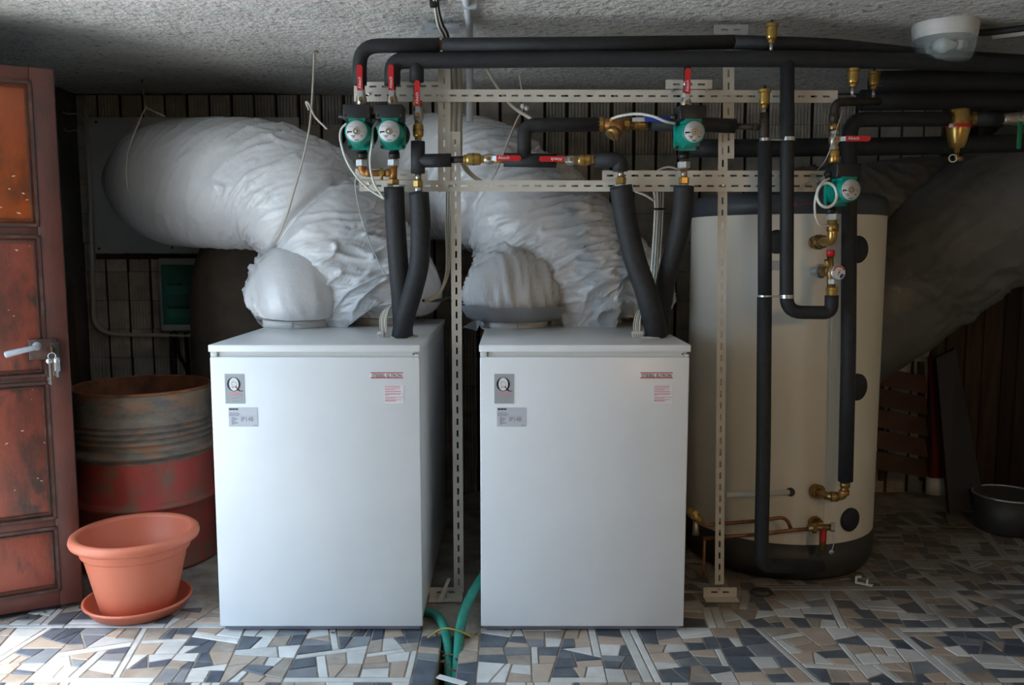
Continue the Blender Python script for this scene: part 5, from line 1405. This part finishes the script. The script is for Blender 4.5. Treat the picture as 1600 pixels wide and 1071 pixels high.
for k in range(3):
    cable('%s of three beige cables bending away right of the first strut post' % ('lowest', 'middle one', 'uppermost')[k], [(716 + 3*k, 245, 3.47), (722 + 3*k, 258, 3.47), (730 + 3*k, 270, 3.47), (744 + 3*k, 281, 3.47), (760, 284 + k, 3.47)], 0.004, 'cable_b', group='beige cables right of the first strut post')
for base, lab in ((0, 'pot-side'), (1, 'tank-side')):
    x0, yb = ((596, 527) if base == 0 else (993, 523))
    YB_ = 3.34
    tb_ = thing('terminal_block', 'small pale terminal block on the %s cabinet at the foot of its hoses' % lab, 'terminal block', P(x0, yb, YB_))
    p = P(x0, yb, YB_); p.z = LZ
    obj('block', MB().rbox(p + Vector((-0.014, -0.012, 0.001)), p + Vector((0.030 if base else 0.012, 0.012, 0.026)), 0.003), M['pvc'], tb_)
    for q in range(4 if base else 3):
        obj('terminal', MB().box(p + Vector((-0.010 + 0.009*q, -0.0135, 0.006)), p + Vector((-0.005 + 0.009*q, -0.0118, 0.014))), M['ink_l'], tb_)
    for k in range(5 if base == 0 else 4):
        if base == 0: pts = [(595 + 2.5*k, 522, 3.34), (594 + 2.5*k, 500, 3.345), (598 + 2.5*k, 488 - k, 3.36), (608 + 2*k, 480 - k, 3.40), (622, 474, 3.44)]
        else: pts = [(990 + 3*k, 520, 3.34), (991 + 3*k, 503, 3.345), (995 + 2.5*k, 490, 3.36), (1000 + k, 482, 3.39), (1006, 470, 3.42)]
        cable('%s thin cable from the left at the terminal block of the %s cabinet' % (('first', 'second', 'third', 'fourth', 'fifth')[k], lab), pts, 0.0035, 'cable_w' if k % 2 else 'cable_b', group='cables at the %s terminal block' % lab)
for k in range(4):
    cable('%s pale cable of the four strapped upright between the tank-side hoses' % ('leftmost thick', 'second thick', 'third thin', 'rightmost thin')[k], [(1022 + 5*k, 298, 3.46), (1024 + 4*k, 320, 3.46), (1023 + 4*k, 350, 3.46), (1020 + 4*k, 400, 3.46), (1017 + 4*k, 440, 3.46)], 0.0055 if k < 2 else 0.0035, 'cable_w' if k < 2 else 'cable_b', group='strapped cables between the tank-side hoses')
o = obj('cable_tie', MB().tube([Vector((P(1028, 327, 3.46).x + 0.026*math.cos(q), 3.46 + 0.011*math.sin(q), P(1028, 327, 3.46).z)) for q in [2*PI*i/20 for i in range(21)]], 0.004, 8, False), M['rubber']); tag(o, 'black tie round the pale upright cables', 'cable tie')
cable('white cable slanting from the lower rail into the strapped bundle', [(992, 299, 3.46), (1008, 305, 3.46), (1022, 314, 3.455)], 0.005)
cable('white cable arching over the lower rail left of the tank-side pump', [(1018, 275, 3.43), (1030, 266, 3.43), (1045, 261, 3.43), (1062, 266, 3.42)], 0.0045)
cable('beige conduit slanting down from the upper pipes to the insulated tee neck', [(760, 108, 3.50), (780, 140, 3.50), (802, 167, 3.48), (832, 187, 3.42)], 0.007, 'cable_b')
for k, (m, dx) in enumerate((('cable_w', 0), ('cable_k', 5), ('cable_b', 9), ('cable_k', 13))):
    cable(('white leftmost', 'black second', 'beige third', 'black rightmost')[k] + ' of four cables clipped to the ceiling at the galvanised bracket', [(676 + dx*0.5, -14, 3.08), (680 + dx*0.4, 14, 3.20), (684 + dx*0.6, 38, 3.29), (690 + dx*0.7, 52, 3.35), (696 + dx*0.4, 66, 3.38)], 0.0048, m, group='ceiling cables at the bracket')
o = obj('cable_clip', MB().rbox(P(671, 9, 3.14), P(683, -2, 3.17), 0.003), M['rubber']); tag(o, 'black clip holding the ceiling cables', 'clip')
t = thing('grey_conduit', 'pale grey conduit dropping across the ceiling right of a bracket', 'conduit', P(728, -6, 3.0))
c = PP([(726, -16, 2.93), (731, 26, 3.12), (734, 60, 3.30)]); c[0].z = c[1].z = ZC - 0.016; 
cc = [Vector((P(726, -10, 2.95).x, 2.95, ZC - 0.02)), Vector((P(732, 40, 3.3).x, 3.36, ZC - 0.02)), Vector((P(733, 60, 3.46).x, 3.47, ZC - 0.03)), P(734, 115, 3.5), P(734, 190, 3.5)]
obj('tube', MB().tube(fillet(cc, 0.05), 0.0145, 14), M['conduit'], t)
obj('clip', MB().box(cc[0]*0.55 + cc[1]*0.45 + Vector((-0.016, -0.008, -0.017)), cc[0]*0.55 + cc[1]*0.45 + Vector((0.034, 0.008, 0.03))), M['conduit'], t)
for k in range(3):
    line('upright_conduit', ('left', 'middle', 'right')[k] + ' one of three grey-brown conduits behind the top of the first strut post', [(703 + 8*k, 108, 3.50), (703 + 8*k, 205 + 20*k, 3.50)], 0.009, 'cable_b', 'conduit')

# ---------------------------------------------------------------- ceiling lamp
LC = P(1477, 42, 3.48); LC.z = ZC
lamp = thing('ceiling_lamp', 'round white bulkhead lamp with moulded glass fixed to the ceiling, unlit', 'ceiling lamp', LC)
lr = px(46, 3.44)
TL = Matrix.Translation(LC)
obj('base', MB().lathe([(lr*1.02, 0.005), (lr*1.03, -0.010), (lr*1.0, -0.048), (lr*0.93, -0.054)], TL, 40, caps=False), M['lampw'], lamp)
gl = []
nn = 40; vs = []
pf = [(0.94, -0.050), (0.93, -0.085), (0.87, -0.125), (0.74, -0.148), (0.4, -0.155), (0.001, -0.156)]
mb = MB()
for j, (r_, z_) in enumerate(pf):
    for k in range(nn):
        q = 2*PI*k/nn; f = 1 + (0.02 if k % 2 else -0.02)
        vs.append(LC + Vector((lr*r_*f*math.cos(q), lr*r_*f*math.sin(q), z_)))
mb.add(vs, [(j*nn+k, j*nn+(k+1)%nn, (j+1)*nn+(k+1)%nn, (j+1)*nn+k) for j in range(len(pf)-1) for k in range(nn)], False)
obj('glass', mb, M['lens'], lamp, 'clear moulded glass')
obj('bulb', MB().lathe([(0.0, 0.0), (0.018, 0.004), (0.030, 0.030), (0.030, 0.045), (0.016, 0.075), (0.013, 0.10)], basis(LC + Vector((-0.05, -0.02, -0.09)), (1, 0.2, 0.1)), 18), M['bulb'], lamp)
obj('bulb_holder', MB().lathe([(0.018, 0.0), (0.018, 0.04)], basis(LC + Vector((0.045, 0.0, -0.08)), (1, 0.2, 0.1)), 14), M['lampw'], lamp)
obj('ring', MB().lathe([(lr*0.94, -0.046), (lr*1.0, -0.046), (lr*0.98, -0.060), (lr*0.93, -0.060)], TL, 40, False), M['lampw'], lamp)
c = [LC + Vector((lr*0.9, 0.0, -0.034)), LC + Vector((lr + 0.06, 0.02, -0.030)), LC + Vector((0.55, -0.25, -0.030)), LC + Vector((1.2, -0.7, -0.030))]
o = obj('lamp_conduit', MB().tube(fillet(c, 0.05), 0.013, 10), M['darkpaint'], None, None, tuple(c[0])); tag(o, 'dark conduit running over the ceiling from the bulkhead lamp', 'conduit')
c2_ = [q + Vector((0.05, 0.055, 0.0)) for q in c[1:]]
o = obj('lamp_trunking', MB().tube(c2_, 0.012, 4, smooth=False), M['pvc'], None, None, tuple(c2_[0])); tag(o, 'pale trunking beside the dark lamp conduit on the ceiling', 'conduit')

# ---------------------------------------------------------------- hoses and litter on the floor
def fl_(x, y, z=0.0):
    p = at_floor(x, y); p.z = z; return p
g1 = [fl_(640, 955, 0.016), fl_(664, 963, 0.018), fl_(680, 970, 0.024), fl_(692, 984, 0.020), fl_(699, 1002, -0.01), fl_(701, 1030, -0.05), fl_(702, 1075, -0.07)]
def ribbed(mb, c, r):
    return mb.tube(c, [r*(1.05 if i % 2 else 0.95) for i in range(len(c))], 14)
o = obj('green_hose', ribbed(MB(), smooth(g1, 14), 0.0165), M['hose'], None, None, tuple(g1[1])); tag(o, 'short green hose from under the pot-side cabinet into the floor gully', 'hose')
g2 = [P(768, 880, 3.30), P(752, 905, 3.26), P(738, 928, 3.20), P(726, 955, 3.14), P(719, 985, 3.06), fl_(717, 1008, 0.0), fl_(714, 1036, -0.04), fl_(711, 1075, -0.07)]
o = obj('green_hose', ribbed(MB(), smooth(g2, 16), 0.0185), M['hose'], None, None, tuple(g2[5])); tag(o, 'long green hose arching from beside the tank-side cabinet into the floor gully', 'hose')
o = obj('straw_stalk', MB().tube(smooth([fl_(668, 1000, 0.006), fl_(690, 998, 0.036), fl_(712, 1000, 0.038), fl_(740, 1001, 0.012)], 6), 0.0035, 6), M['straw']); tag(o, 'yellowish stalk lying across the green hoses', 'stalk')
o = obj('white_strip', MB().box((-0.012, -0.055, 0), (0.012, 0.055, 0.004), Matrix.Translation(fl_(706, 1066, 0.004)) @ Matrix.Rotation(R(62), 4, 'Z')), M['white']); tag(o, 'white plastic strip over the gully at the bottom edge', 'strip')
o = obj('white_strip', MB().poly([fl_(683, 943, 0.004), fl_(690, 943, 0.004), P(704, 905, 3.36), P(699, 905, 3.36)], (0, 0.012, 0.0)), M['strut']); tag(o, 'cream strip leaning against the foot of the first strut post', 'strip')
r3 = random.Random(3)
def leafmb(p, s, th, tilt):
    m = Matrix.Translation(p) @ Matrix.Rotation(th, 4, 'Z') @ Matrix.Rotation(tilt, 4, 'X')
    pts = [(-1, 0, 0), (-0.5, 0.42, 0.12), (0.2, 0.5, 0.15), (1, 0.05, 0.25), (0.3, -0.45, 0.14), (-0.5, -0.38, 0.1), (0.1, 0, 0)]
    vs = [m @ (Vector(q)*s) for q in pts]
    vs += [v + Vector((0, 0, -0.0012)) for v in vs]
    fs = [(0, 6, 1), (1, 6, 2), (2, 6, 3), (3, 6, 4), (4, 6, 5), (5, 6, 0)]
    fs += [tuple(i + 7 for i in f[::-1]) for f in fs] + [(i, (i+1) % 6, (i+1) % 6 + 7, i + 7) for i in range(6)]
    return MB().add(vs, fs)
spots = [(688, 1012), (695, 1022), (704, 1018), (711, 1011), (719, 1003), (731, 997), (684, 994), (699, 1040), (707, 1046), (722, 994), (744, 993), (692, 1034), (715, 1028)]
for k, (sx, sy) in enumerate(spots):
    ing = -0.2625 < fl_(sx, sy).x < -0.19
    o = obj('dead_leaf', leafmb(fl_(sx, sy, 0.004 if not ing else -0.02 + 0.02*r3.random()), r3.uniform(0.010, 0.022), r3.uniform(0, 6.3), r3.uniform(-0.4, 0.4)), M['leaf'])
    tag(o, 'small curled dead leaf among the litter where the green hoses meet the gully', 'leaf', 'dead leaves by the gully')
for k, (sx, sy) in enumerate([(70, 958), (95, 952), (60, 963), (40, 966), (125, 950), (480, 988), (520, 990), (560, 988), (300, 862), (306, 874), (790, 985), (880, 986)]):
    o = obj('dead_leaf', leafmb(fl_(sx, sy, 0.003), r3.uniform(0.005, 0.012), r3.uniform(0, 6.3), r3.uniform(-0.2, 0.2)), M['leaf'])
    tag(o, 'crumb of dead leaf swept along the foot of door or cabinets', 'leaf', 'leaf crumbs along the cabinet and door feet')
cp = fl_(1350, 914, 0.0)
mb = MB()
m_ = Matrix.Translation(cp) @ Matrix.Rotation(R(-35), 4, 'Z')
mb.box((-0.035, -0.010, 0.001), (0.035, 0.010, 0.006), m_).box((-0.035, -0.010, 0.006), (-0.028, 0.010, 0.034), m_).box((0.010, -0.010, 0.006), (0.016, 0.010, 0.026), m_).box((-0.035, -0.010, 0.029), (-0.012, 0.010, 0.034), m_)
o = obj('plastic_clip', mb, M['cable_w'], None, None, tuple(cp)); tag(o, 'small white plastic clip lying on the dim mosaic floor', 'clip')
o = obj('flat_stone', MB().lathe([(0.0, 0.0), (0.035, 0.0), (0.040, 0.006), (0.03, 0.018), (0.0, 0.022)], Matrix.Translation(fl_(1190, 928)), 9, False, 1.3), M['tank_b']); tag(o, 'flat dark stone lying near the foot of the second strut post', 'stone')
